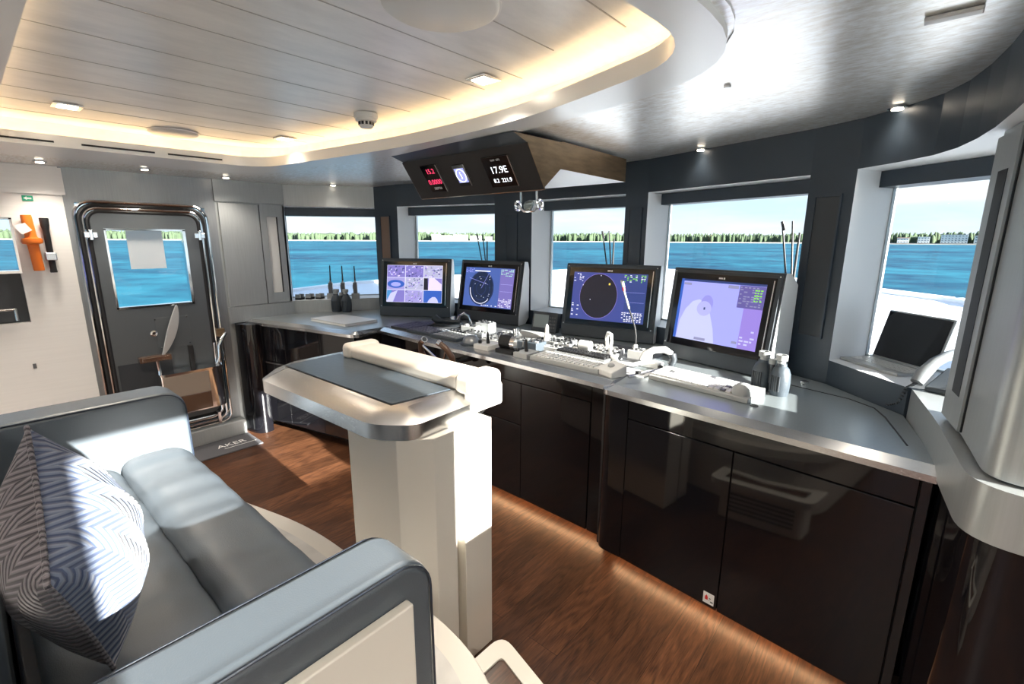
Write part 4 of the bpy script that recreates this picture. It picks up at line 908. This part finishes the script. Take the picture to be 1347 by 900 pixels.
# binoculars
def binoculars(lab, p, rz, s=1.):
    e = empty('binoculars', p, rz, label=lab, cat='binoculars', group='binoculars standing on the worktops')
    for sx in (-1, 1):
        prof = [(.030, 0), (.034, .01), (.036, .05), (.034, .085), (.027, .105), (.018, .115), (.017, .125)]
        t = MB().lathe([(r * s, z * s) for r, z in prof], GREYB, 22, T(sx * .037 * s, 0, 0)).build('barrel', e, smooth=True)
        MB().lathe([(.015 * s, .124 * s), (.015 * s, .135 * s), (.021 * s, .138 * s), (.021 * s, .158 * s), (.014 * s, .158 * s), (.013 * s, .145 * s)], LGREY, 20, T(sx * .034 * s, 0, 0)).build('eyepiece', t, smooth=True)
        rb = MB()
        for k_ in range(5): rb.cbox((sx * .037 * s + (k_ - 2) * .008 * s, -.034 * s, .05 * s), (.003 * s, .006 * s, .06 * s), DARK)
        rb.build('grip_ribs', t)
    MB().tube([(0, 0, .04 * s), (0, 0, .115 * s)], .010 * s, DARK, 12).build('hinge', e, smooth=True)
    MB().lathe([(.013 * s, .115 * s), (.013 * s, .135 * s)], LGREY, 16).build('focus_wheel', e, smooth=True)
    return e
binoculars('large grey-blue binoculars standing on end by the near keyboard', (-.43, 2.25, CZ), R(-18), 1.12)
binoculars('smaller dark binoculars standing on end near the portable radios', zp(450, 410, CZ), R(35), 1.3)
# book / folder on left worktop
bk = empty('closed_folder', (-3.50, 1.98, CZ), R(8), label='closed white folder lying on the lit corner worktop', cat='folder')
MB().prism([(-.24, -.13), (.23, -.16), (.26, .13), (-.20, .15)], .0, .004, PAPER).build('lower_cover', bk); MB().prism([(-.235, -.125), (.225, -.155), (.255, .125), (-.195, .145)], .004, .016, PAPER).build('pages', bk); MB().prism([(-.24, -.13), (.23, -.16), (.26, .13), (-.20, .15)], .016, .020, WHITEP).build('upper_cover', bk)
for k_, (px, py, w, d, rz) in enumerate(((470, 405, .22, .16, .5),)):
    e = K('loose_papers', 'blue tinted loose sheets behind the closed folder near the screen', 'paper', px, py, rz); MB().box(-w / 2, w / 2, -d / 2, d / 2, 0, .003, PAPER).build('sheet', e)
    MB().box(-w / 2 + .01, w / 2 - .01, -d / 2 + .01, d / 2 - .01, .003, .004, GREYB).build('cover', e)
# steering wheel in front of the centre console
sw = empty('steering_wheel', (-2.13, 1.86, .925), 0, label='brown leather butterfly steering wheel with chrome spokes at the console front', cat='steering wheel')
LB = mat('brown_grip', (.10, .055, .035), .35)
for sx in (-1, 1):
    pts = [(sx * .075, -.10, .085), (sx * .115, -.09, .06), (sx * .14, -.07, .01), (sx * .135, -.05, -.05), (sx * .10, -.03, -.09)]
    pp = [Vector(pts[i]).lerp(Vector(pts[i + 1]), t) for i in range(4) for t in (0, .33, .66)] + [Vector(pts[-1])]
    gq = MB().tube(pp, .0175, LB, 14).build('grip', sw, smooth=True)
    dr_ = (pp[0] - pp[1]).normalized(); MB().tube([pp[0] - dr_ * .004, pp[0] + dr_ * .016], .020, CHROME, 14).build('end_cap', gq, smooth=True); MB().tube([pp[0] + dr_ * .0155, pp[0] + dr_ * .018], .014, DARK, 14).build('cap_face', gq)
    MB().tube([(sx * .105, -.085, .045), (0, -.02, -.07)], .008, CHROME, 10).build('spoke', sw, smooth=True)
MB().lathe([(.03, 0), (.032, .02), (.02, .035)], CHROME, 20, T(0, .0, -.07) @ RX(R(90))).build('hub', sw, smooth=True)
MB().tube([(0, .0, -.07), (0, .14, -.07)], .02, CHROME, 14).build('shaft', sw, smooth=True)
# radios with chargers on the left window ledge
def radio(lab, p, tilt):
    e = empty('portable_radio', p, R(-35), label=lab, cat='radio', group='portable radios on the left window ledge')
    MB().prism(rpoly([(-.04, -.035), (.04, -.035), (.035, .035), (-.035, .035)], .012, 3), 0, .05, LGREY).build('charging_cup', e, smooth=True)
    b_ = MB().box(-.028, .028, -.018, .018, .03, .15, MGREY).build('body', e, bevel=.006)
    MB().box(-.018, .018, -.022, -.018, .09, .125, LGREY).build('speaker', b_); MB().lathe([(.008, .15), (.008, .165)], LGREY, 10, T(.012, 0, 0)).build('dial', b_)
    MB().tube([(-.014, 0, .148), (-.014 + tilt * .3, 0, .22), (-.014 + tilt, 0, .30)], [.008, .006, .005], BLACKM, 8).build('antenna', b_, smooth=True)
    return e
for k_, (px, tl_, lab) in enumerate(((440, -.03, 'portable radio with bent black aerial, left of the three on the ledge'), (454, 0, 'portable radio, middle of the three standing on the window ledge'), (468, .002, 'portable radio with tallest aerial, right of the three on the ledge'))):
    radio(lab, Vector((-4.13 + k_ * .085, 2.235 + k_ * .075, 1.06)), tl_)
for k_, (px, lab) in enumerate(((392, 'empty radio charging cup beside the frosted locker panel'), (406, 'empty radio charging cup, middle of the empty three on the ledge'), (420, 'empty radio charging cup nearest the standing radios'))):
    e = empty('charging_cup', Vector((-4.26 + k_ * .04, 2.00 + k_ * .075, 1.06)), R(-60), label=lab, cat='charger', group='empty charging cups on the left window ledge')
    MB().box(-.032, .032, -.03, .03, 0, .018, BLACKM).build('foot', e, bevel=.004)
    for sx in (-1, 1): MB().box(sx * .028 - .006, sx * .028 + .006, -.025, .025, .016, .05, SWITCH).build('cheek', e, bevel=.004)
tb = empty('tablet_stand', (-3.83, 2.66, 1.06), R(20), label='small white framed tablet standing at the right end of the left window', cat='tablet')
MB().box(-.07, .07, -.006, .006, .01, .17, WHITEP, RX(R(-14))).build('frame', tb, bevel=.004); MB().box(-.055, .055, -.008, -.006, .025, .155, SCB, RX(R(-14))).build('screen', tb); MB().box(-.07, .07, -.06, .03, 0, .012, WHITEP).build('foot', tb, bevel=.003)
# laptop on the right window sill
lt = empty('laptop', (-.085, 2.572, 1.06), R(-43), label='open laptop with dark screen standing in the right-hand window', cat='laptop')
MB().box(-.15, .15, -.05, .12, 0, .014, LGREY).build('base', lt, bevel=.004)
q = MB()
for i in range(12):
    for j in range(5): q.box(-.138 + i * .0235, -.119 + i * .0235, -.005 + j * .020, .011 + j * .020, .014, .0155, WHITEP)
q.build('keys', lt)['kind'] = 'stuff'
LM = T(0, .12, .014) @ RX(R(-14))
MB().box(-.15, .15, -.004, .004, 0, .225, LGREY, LM).build('lid', lt, bevel=.003); MB().box(-.144, .144, -.006, -.004, .008, .218, SCB, LM).build('screen', lt)
# desk phone
ph = empty('desk_phone', (.20, 2.33, 1.06), R(-18), label='dark desk phone with grey handset on the starboard ledge', cat='telephone')
MB().prism([(-.10, -.10), (.10, -.10), (.10, .10), (-.10, .10)], 0, lambda x, y: .02 + (y + .1) * .22, DARK).build('base', ph, bevel=.006)
q = MB()
for i in range(4):
    for j in range(5): 
        x, y = -.02 + i * .028, -.075 + j * .027; q.cyl((x, y), .010, .02 + (y + .1) * .22, .026 + (y + .1) * .22, LGREY, 12)
q.build('keys', ph, smooth=True)
MB().tube([(-.12, -.115, .03), (-.115, -.09, .06), (-.105, -.03, .098), (-.09, .04, .12), (-.075, .11, .125), (-.07, .15, .105)], [.020, .024, .020, .018, .021, .024], GREY, 14).build('handset', ph, smooth=True)
cpts = [(-.12, -.115, .03), (-.15, -.10, .0), (-.17, -.08, -.07), (-.21, -.06, -.095), (-.25, -.02, -.095), (-.26, .05, -.095)]
cc = [Vector(cpts[i]).lerp(Vector(cpts[i + 1]), t) for i in range(5) for t in (0, .2, .4, .6, .8)] + [Vector(cpts[-1])]
hel = []
for i in range(len(cc) * 5 - 5):
    a = i / 5; p = cc[int(a)].lerp(cc[min(int(a) + 1, len(cc) - 1)], a % 1); hel.append(p + Vector((.008 * math.cos(i * 1.25), .008 * math.sin(i * 1.25), .004 * math.cos(i * 1.25))))
MB().tube(hel, .0035, DARK, 6).build('coiled_cord', ph, smooth=True)
# ================================================================== PEDESTAL TABLE
tbv = empty('pedestal_table', (0, 0, 0), label='pedestal table with steel rim, dark leather inset and cream column', cat='table')
to = [(-2.20, .90), (-2.05, .765), (-1.27, .785), (-1.155, .875), (-1.17, 1.22), (-1.27, 1.31), (-2.12, 1.33), (-2.22, 1.24)]
to = rpoly(to, [.03, .03, .05, .05, .04, .04, .04, .04], 4)
ti_ = offset(to, -.085 if sum(to[i][0] * to[(i + 1) % len(to)][1] - to[(i + 1) % len(to)][0] * to[i][1] for i in range(len(to))) < 0 else .085)
n = len(to); r_ = MB()
vs = [(x, y, .965) for x, y in to] + [(x, y, 1.018) for x, y in to] + [(x, y, 1.052) for x, y in ti_]
r_.add(vs, [[i, (i + 1) % n, n + (i + 1) % n, n + i] for i in range(n)] + [[n + i, n + (i + 1) % n, 2 * n + (i + 1) % n, 2 * n + i] for i in range(n)] + [list(range(n))[::-1], list(range(2 * n, 3 * n))], STEEL)
r_.build('steel_top', tbv, smooth=True, ang=28)
MB().prism([(-2.068, .872), (-1.29, .882), (-1.262, 1.13), (-2.09, 1.15)], 1.0525, 1.0528, BLACKM).build('inset_seam', tbv)
MB().prism([(-2.063, .877), (-1.294, .887), (-1.267, 1.13), (-2.085, 1.15)], 1.053, 1.0565, TABLEIN).build('leather_inset', tbv, bevel=.001)
MB().box(-1.97, -1.235, 1.135, 1.29, 1.05, 1.11, CREAM).build('arm_bar', tbv, bevel=.022, seg=4)
for x0, x1 in ((-2.03, -1.955), (-1.25, -1.155)): MB().box(x0, x1, 1.125, 1.30, 1.045, 1.122, CREAM).build('arm_bar_end', tbv, bevel=.025, seg=4)
MB().box(-1.21, -1.155, 1.14, 1.30, .98, 1.07, CREAM).build('arm_bar_drop', tbv, bevel=.012)
MB().prism([(-1.50, .835), (-1.205, .835), (-1.125, .925), (-1.125, 1.02), (-1.155, 1.02), (-1.155, 1.045), (-1.50, 1.045)], 0, .966, CREAMW).build('column', tbv, bevel=.003)
MB().box(-1.50, -1.115, 1.05, 1.19, 0, .966, CREAMW).build('column_back', tbv, bevel=.003)
# ================================================================== SOFA, PLATFORM, STEP
pf = empty('seat_platform', (0, 0, 0), label='white rounded platform under the sofa', cat='platform')
pout = rpoly([(-2.50, -.55), (-2.50, .62), (-1.80, .80), (-1.0, .83), (-.78, .80), (-.44, .60), (-.44, -.55)], [.05, .25, .2, .1, .12, .22, .05], 8)
pin = offset(pout, -.07); 
if not (abs(sum(a[0] * b[1] - b[0] * a[1] for a, b in zip(pin, pin[1:] + pin[:1]))) < abs(sum(a[0] * b[1] - b[0] * a[1] for a, b in zip(pout, pout[1:] + pout[:1])))): pin = offset(pout, .07); sgp = 1
else: sgp = -1
MB().prism(pout, .36, .42, CREAMW).build('top_slab', pf, bevel=.006)
MB().prism(pin, .4195, .423, SLATE).build('inset', pf)
pb_ = MB().prism(offset(pout, .05 * sgp), 0, .362, CREAMW).build('base', pf)
st = empty('boarding_step', (0, 0, 0), label='cream step with wooden tread in front of the platform, bottom of the view', cat='step')
so_ = rpoly([(-.935, .85), (-.93, 1.045), (-.42, .91), (-.42, .70), (-.70, .83)], [.0, .06, .06, 0, 0], 6)
def shrink(poly, d):
    a = offset(poly, d); b = offset(poly, -d); ar = lambda q: abs(sum(u[0] * v[1] - v[0] * u[1] for u, v in zip(q, q[1:] + q[:1]))); return a if ar(a) < ar(b) else b
so2 = rpoly([(-.875, .88), (-.872, .975), (-.475, .87), (-.475, .77), (-.68, .865)], [.01, .02, .02, .01, .0], 4)
q = MB(); face_with_hole(q, so_, so2, .25, CREAMW); wallloop(q, so_, .215, .25, CREAMW); wallloop(q, so2, .215, .25, CREAMW); q.build('frame', st)
MB().prism(so2, .23, .243, FLOORM).build('tread', st)
sb = rpoly([(-.90, .85), (-.885, .985), (-.47, .875), (-.47, .75), (-.70, .845)], [0, .03, .03, 0, 0], 5)
MB().prism(sb, 0, .229, CREAMW).build('base', st)
MB().prism([(p[0], p[1]) for p in so_], .214, .2145, CREAMW)
M_, LF = yface((-.47, .875), (-.885, .985))
vv = MB()
for k_ in range(5): vv.box(.04, LF - .05, .001, .004, .05 + k_ * .026, .062 + k_ * .026, BLACKM, M_)
vv.build('vents', st)
sf = empty('sofa', (0, 0, 0.002), label='slate blue leather sofa with cream shell in the foreground', cat='sofa')
def arm(x0, x1, name):
    prof = [(-.32, .43), (-.32, 1.0)]
    for k_ in range(9):
        a = R(90 - 90 * k_ / 8); prof.append((.45 + .075 * math.cos(a), .925 + .075 * math.sin(a)))
    prof.append((.53, .43)); mb = MB(); nn_ = len(prof)
    mb.add([(x0, y, z) for y, z in prof] + [(x1, y, z) for y, z in prof], [list(range(nn_)), list(range(nn_, 2 * nn_))[::-1]] + [[i, (i + 1) % nn_, nn_ + (i + 1) % nn_, nn_ + i] for i in range(nn_)], [LEATHER, LEATHER] + [LEATHER] * nn_)
    ao = mb.build(name, sf, bevel=.02, seg=4)
    for x in (x0 + .006, x1 - .006):
        pth = [(x, y, z) for y, z in prof[1:-1]] + [(x, .53, .45)]
        off_ = .009
        p2 = []
        for i, (xx_, y, z) in enumerate(pth): p2.append((x + (.003 if x > x0 + .05 else -.003), y + (.0 if i < 2 else -.004), z - .006))
        MB().tube(p2, .0028, LEATHD, 6).build('piping', ao, smooth=True)
    return ao
arm(-2.355, -2.19, 'armrest'); arm(-.79, -.655, 'armrest')
MB().box(-.654, -.632, -.36, .46, .42, .93, CREAMW).build('side_shell', sf, bevel=.004)
shl = bpy.data.objects['side_shell']
MB().box(-2.378, -2.357, -.36, .46, .42, .93, CREAMW).build('side_shell', sf, bevel=.004)
# seat cushions: two long rolls
def roll(y0, y1, z0, z1, name, x0=-2.187, x1=-.793):
    def fn(u, v):
        a = 2 * PI * v; cy_, cz_ = (y0 + y1) / 2, (z0 + z1) / 2; e = .55
        s_, c_ = math.sin(a), math.cos(a); yy = cy_ + (y1 - y0) / 2 * math.copysign(abs(c_) ** e, c_); zz = cz_ + (z1 - z0) / 2 * math.copysign(abs(s_) ** e, s_)
        t = abs(2 * u - 1); k = 1 - .10 * max(0, (t - .85) / .15) ** 2
        w_ = .004 * math.sin(u * 40 + 3 * v) * math.sin(u * 17) 
        return (x0 + (x1 - x0) * u, cy_ + (yy - cy_) * k, cz_ + (zz - cz_) * k + (w_ if s_ > 0 else 0))
    mb = MB(); mb.grid(fn, 60, 40, LEATHER); 
    return mb.build(name, sf, smooth=True, ang=70)
roll(.275, .505, .62, .785, 'seat_cushion'); roll(-.02, .285, .62, .775, 'seat_cushion')
MB().box(-2.187, -.793, -.05, .47, .43, .64, LEATHD).build('seat_base', sf, bevel=.01)
def back(u, v):
    return None
bkm = MB(); bp_ = [(-.36, .43), (-.36, 1.18), (-.30, 1.24), (-.22, 1.24), (-.17, 1.18), (-.06, .76), (-.06, .43)]
side_prism(bkm, bp_, -2.187, -.793, LEATHER); bkm.build('backrest', sf, bevel=.025, seg=3)
# pillow
pA, pB, pC = Vector(zp(35, 562, 1.24)), Vector(zp(62, 772, 1.08)), Vector(zp(150, 880, .78))
ux = (pA - pB); uy = (pC - pB); cen = (pA + pC) / 2
vx = ux.normalized(); vn = vx.cross(uy).normalized(); vy = vn.cross(vx)
if vn.y < 0: vn = -vn; 
vy = vn.cross(vx)
PM = Matrix(((vx.x, vy.x, vn.x, cen.x), (vx.y, vy.y, vn.y, cen.y), (vx.z, vy.z, vn.z, cen.z), (0, 0, 0, 1)))
pw = empty('pillow', label='herringbone blue and grey cushion leaning on the sofa back', cat='cushion', M=PM)
PW, PH = ux.length / 2, uy.length / 2
print('PILLOW', PW, PH, vn, cen)
def pillow_side(sgn, thick):
    def fn(u, v):
        a, b = 2 * u - 1, 2 * v - 1
        x = a * PW * (1 - .07 * (1 - b * b) * abs(a)); y = b * PH * (1 - .07 * (1 - a * a) * abs(b))
        t = thick * (max(0, (1 - a * a)) ** .55) * (max(0, (1 - b * b)) ** .55)
        t += .004 * math.sin(9 * a + 4 * b) * (1 - a * a) * (1 - b * b)
        return (x, y, sgn * t)
    return fn
MB().grid(pillow_side(1, .115), 36, 36, PILF).build('front_cover', pw, smooth=True, ang=80)
MB().grid(pillow_side(-1, .10), 36, 36, PILB).build('back_cover', pw, smooth=True, ang=80)
edge = []
fn = pillow_side(1, 0)
for u in [k_ / 24 for k_ in range(24)]: edge.append(fn(u, 0))
for u in [k_ / 24 for k_ in range(24)]: edge.append(fn(1, u))
for u in [k_ / 24 for k_ in range(24)]: edge.append(fn(1 - u, 1))
for u in [k_ / 24 for k_ in range(25)]: edge.append(fn(0, 1 - u))
MB().tube([(p[0], p[1], 0) for p in edge], .0045, PILB, 8).build('piping', pw, smooth=True)
# ================================================================== OUTSIDE
sea = MB(); sea.box(-5000, 5000, -5000, 5000, -5.4, -5.0, SEA); so = sea.build('sea'); tag(so, 'turquoise sea between the yacht and the low shore', 'sea', kind='stuff')
# white foredeck in place of the upright bulwark, sloped outward to catch the sun
bw = [(-5.6, -3, .85), (-5.5, 1.5, .95), (-5.35, 3.2, 1.05), (-4.6, 4.2, 1.12), (-2.6, 4.85, 1.28), (-1.2, 4.8, 1.28), (.2, 4.5, 1.19), (1.3, 3.7, 1.08), (1.9, 2.4, .98), (2.0, .9, .82), (2.0, -3, .78)]
di = [(-4.6, -3, .80), (-4.6, 1.5, .80), (-4.5, 2.15, .84), (-3.98, 2.98, .86), (-2.72, 3.32, .88), (-1.5, 3.34, .88), (-.1, 3.0, .86), (.62, 2.56, .84), (.74, 1.76, .80), (1.38, 1.64, .76), (1.38, -3, .74)]
b = MB()
for i in range(len(bw) - 1):
    a, c_, d_, e_ = bw[i], bw[i + 1], di[i + 1], di[i]
    b.add([(*p[:2], .5) for p in (a, c_, d_, e_)] + [a, c_, d_, e_], [[3, 2, 1, 0], [4, 5, 6, 7], [0, 1, 5, 4], [2, 3, 7, 6]], OUTW)
    t = (Vector(c_[:2]) - Vector(a[:2])).normalized(); n = Vector((-t.y, t.x)) * .10
    b.add([a, c_, (c_[0] + n.x, c_[1] + n.y, c_[2]), (a[0] + n.x, a[1] + n.y, a[2])] + [(p[0], p[1], p[2] + .03) for p in (a, c_)] + [(p[0] + n.x, p[1] + n.y, p[2] + .03) for p in (c_, a)], [[0, 1, 5, 4], [4, 5, 6, 7], [3, 2, 6, 7]], OUTW)
bo = b.build('foredeck'); tag(bo, 'white foredeck outside below the front windows, sloped to catch the sun', 'deck')
# fairing shape seen beyond the laptop
fr = MB().prism(rpoly([(.60, 3.2), (1.05, 2.85), (1.25, 3.1), (.85, 3.5)], .08, 3), .95, lambda x, y: 1.12 + .12 * (x - .55), OUTW).build('deck_fairing', bevel=.03); tag(fr, 'white moulded fairing on deck outside the laptop window', 'fairing')
# windscreen wipers
def wiper(lab, i, px, hgt):
    a, b_ = Vector(WO[i]), Vector(WO[i + 1]); d_ = ray(px, 330); e1 = b_ - a
    f = (a.y * d_.x - a.x * d_.y) / (e1.x * d_.y - e1.y * d_.x); t = (b_ - a).normalized(); n = Vector((-t.y, t.x)); p = a.lerp(b_, f) + n * .04
    M_ = Matrix(((t.x, n.x, 0, p.x), (t.y, n.y, 0, p.y), (0, 0, 1, 1.09), (0, 0, 0, 1)))
    e = empty('window_wiper', label=lab, cat='wiper', group='window wipers outside the front windows', M=M_)
    MB().box(-.02, .02, -.04, .03, -.05, .03, BLACKM).build('pivot', e, bevel=.004)
    MB().tube([(0, 0, 0), (.005, 0, hgt * .9)], [.010, .006], BLACKM, 8).build('blade', e, smooth=True)
    for dx in (0, .035): MB().tube([(.01 + dx * .2, .01, .02), (-.10 + dx * 1.6, .01, hgt)], .0055, BLACKM, 8).build('arm', e, smooth=True)
    MB().tube([(-.10, .01, hgt), (-.085, .01, hgt - .05)], .009, BLACKM, 8).build('arm_tip', e, smooth=True)
    return e
wiper('black window wiper outside the window behind the second screen', 2, 638, .56); wiper('black window wiper outside the window behind the round radar screen', 4, 803, .58); wiper('black window wiper outside the window behind the nearest screen', 6, 1043, .62)
# shore: beach, tree belt, hotel blocks
def arc(r, a): return (r * math.cos(a), r * math.sin(a))
be = MB(); N_ = 60; A0, A1 = R(20), R(235)
for k_ in range(N_):
    a, c_ = A0 + (A1 - A0) * k_ / N_, A0 + (A1 - A0) * (k_ + 1) / N_
    p, q, p2, q2 = arc(2000, a), arc(2000, c_), arc(2025, a), arc(2025, c_)
    be.add([(*p, -5), (*q, -5), (*q2, -1), (*p2, -1)], [[0, 1, 2, 3]], SAND)
tag(be.build('beach'), 'thin pale beach line along the far shore', 'beach', kind='stuff')
tr = MB()
for k_ in range(3000):
    a = A0 + (A1 - A0) * (k_ + random.random()) / 3000; r = 2040 + random.random() * 160; x, y = arc(r, a)
    dens = math.sin(a * 9) * .2 + math.sin(a * 31) * .15; h = 28 + 9 * dens + random.uniform(-6, 7)
    if R(150) < a: h *= .8
    w_ = random.uniform(3.5, 9); nn_ = 5; rot = random.random() * 6
    vs = []
    for (zz, rr) in ((-2, .8), (h * .35, 1), (h * .75, .75), (h, .2)):
        for j in range(nn_): vs.append((x + w_ * rr * math.cos(rot + 2 * PI * j / nn_), y + w_ * rr * math.sin(rot + 2 * PI * j / nn_), zz))
    fs = [[i * nn_ + j, i * nn_ + (j + 1) % nn_, (i + 1) * nn_ + (j + 1) % nn_, (i + 1) * nn_ + j] for i in range(3) for j in range(nn_)] + [[3 * nn_ + j for j in range(nn_)]]
    tr.add(vs, fs, TREES)
for k_ in range(400):
    a, c_ = A0 + (A1 - A0) * k_ / 400, A0 + (A1 - A0) * (k_ + 1) / 400; h0 = 19 + 3 * math.sin(k_ * .7) + 2 * math.sin(k_ * 2.3); h1 = 19 + 3 * math.sin((k_ + 1) * .7) + 2 * math.sin((k_ + 1) * 2.3)
    p, q, p2, q2 = arc(2090, a), arc(2090, c_), arc(2130, a), arc(2130, c_); tr.add([(*p, -5), (*q, -5), (*q, h1), (*p, h0), (*p2, h0 + 4), (*q2, h1 + 4)], [[0, 1, 2, 3], [3, 2, 5, 4]], TREES)
tag(tr.build('tree_belt', smooth=True, ang=80), 'low green belt of trees along the far shore', 'trees', kind='stuff')
def hotel(lab, px, wpx, hpx, roof=False):
    d = ray(px, 316); a = math.atan2(d.y, d.x); x, y = arc(2015, a); w = wpx * 2015 / 620 / (1 + ((px - 673) / 620) ** 2) ** .5; h = hpx * 2015 / 620 * 1.0
    e = empty('shore_building', (x, y, -2), a + PI / 2, label=lab, cat='building', group='pale buildings on the far shore')
    MB().box(-w / 2, w / 2, -8, 8, 0, h, BLDG).build('block', e)
    q = MB(); nx = max(2, int(w / 7)); nz = max(1, int(h / 6))
    for i in range(nx):
        for j in range(nz): q.box(-w / 2 + (i + .3) * w / nx, -w / 2 + (i + .7) * w / nx, 8, 8.4, (j + .3) * h / nz, (j + .7) * h / nz, WINM)
        for j in range(nz): q.box(-w / 2 + (i + .3) * w / nx, -w / 2 + (i + .7) * w / nx, -8.4, -8, (j + .3) * h / nz, (j + .7) * h / nz, WINM)
    q.build('window_rows', e)
    if roof: MB().prism([(-w / 2 - 1, -9), (w / 2 + 1, -9), (w / 2 + 1, 9), (-w / 2 - 1, 9)], h, lambda x, y: h + 4 - abs(y) * .2, ROOFM).build('roof', e)
    else: MB().box(-w / 2 - .5, w / 2 + .5, -8.5, 8.5, h, h + 1, WHITEP).build('parapet', e)
hotel('pale square hotel block on shore, left end of the group in the second window', 574, 11, 7.5)
hotel('pale low hotel wing on shore, next to the square block', 588, 14, 6)
hotel('long pale hotel block on shore in the middle of the second window', 606, 18, 7)
hotel('pale hotel wing on shore toward the right of the second window', 626, 14, 6)
hotel('small pale building on shore beside the wiper of the second window', 643, 9, 5)
hotel('low pale houses on shore seen left in the laptop window', 1188, 12, 5, True); hotel('pale house on shore in the middle of the laptop window', 1215, 12, 6); hotel('wide pale villa on shore right in the laptop window', 1255, 26, 8); hotel('pale house on shore at the right edge of the laptop window', 1287, 8, 7, True)
# ================================================================== LIGHT
w = bpy.data.worlds.new('world'); sc.world = w; w.use_nodes = True; nt = w.node_tree; bg = nt.nodes['Background']
tc = nt.nodes.new('ShaderNodeTexCoord'); sx = nt.nodes.new('ShaderNodeSeparateXYZ'); nt.links.new(tc.outputs['Generated'], sx.inputs[0])
rp = nt.nodes.new('ShaderNodeValToRGB'); els = rp.color_ramp.elements; els[0].position = 0; els[0].color = (.68, .83, .95, 1); els[1].position = 1; els[1].color = (.16, .36, .75, 1)
e_ = els.new(.06); e_.color = (.62, .80, .93, 1); e_ = els.new(.35); e_.color = (.34, .58, .90, 1)
nt.links.new(sx.outputs[2], rp.inputs[0])
nz = nt.nodes.new('ShaderNodeTexNoise'); mpp = nt.nodes.new('ShaderNodeMapping'); mpp.inputs['Scale'].default_value = (1.5, 1.5, 9); nz.inputs['Scale'].default_value = 2.2; nz.inputs['Detail'].default_value = 6
nt.links.new(tc.outputs['Generated'], mpp.inputs[0]); nt.links.new(mpp.outputs[0], nz.inputs[0])
cr_ = nt.nodes.new('ShaderNodeValToRGB'); cr_.color_ramp.elements[0].position = .42; cr_.color_ramp.elements[1].position = .68
nt.links.new(nz.outputs[0], cr_.inputs[0])
mx = nt.nodes.new('ShaderNodeMix'); mx.data_type = 'RGBA'; nt.links.new(cr_.outputs[0], mx.inputs[0]); nt.links.new(rp.outputs[0], mx.inputs[6]); mx.inputs[7].default_value = (.88, .93, .96, 1)
nt.links.new(mx.outputs[2], bg.inputs[0]); bg.inputs[1].default_value = 1.0
sd = bpy.data.lights.new('sun', 'SUN'); sd.energy = 28.0; sd.angle = R(.6); sd.color = (1, .95, .87)
so = bpy.data.objects.new('sun', sd); col.objects.link(so)
sdir = Vector((-1, .06, -.296)); so.rotation_euler = sdir.to_track_quat('-Z', 'Y').to_euler()
sc.view_settings.view_transform = 'Standard'; sc.view_settings.look = 'None'; sc.view_settings.exposure = .42; sc.view_settings.gamma = 1; sc.view_settings.use_curve_mapping = False
sc.cycles.max_bounces = 8; sc.cycles.diffuse_bounces = 5; sc.cycles.glossy_bounces = 4; sc.cycles.transparent_max_bounces = 12
sc.cycles.sample_clamp_indirect = 6
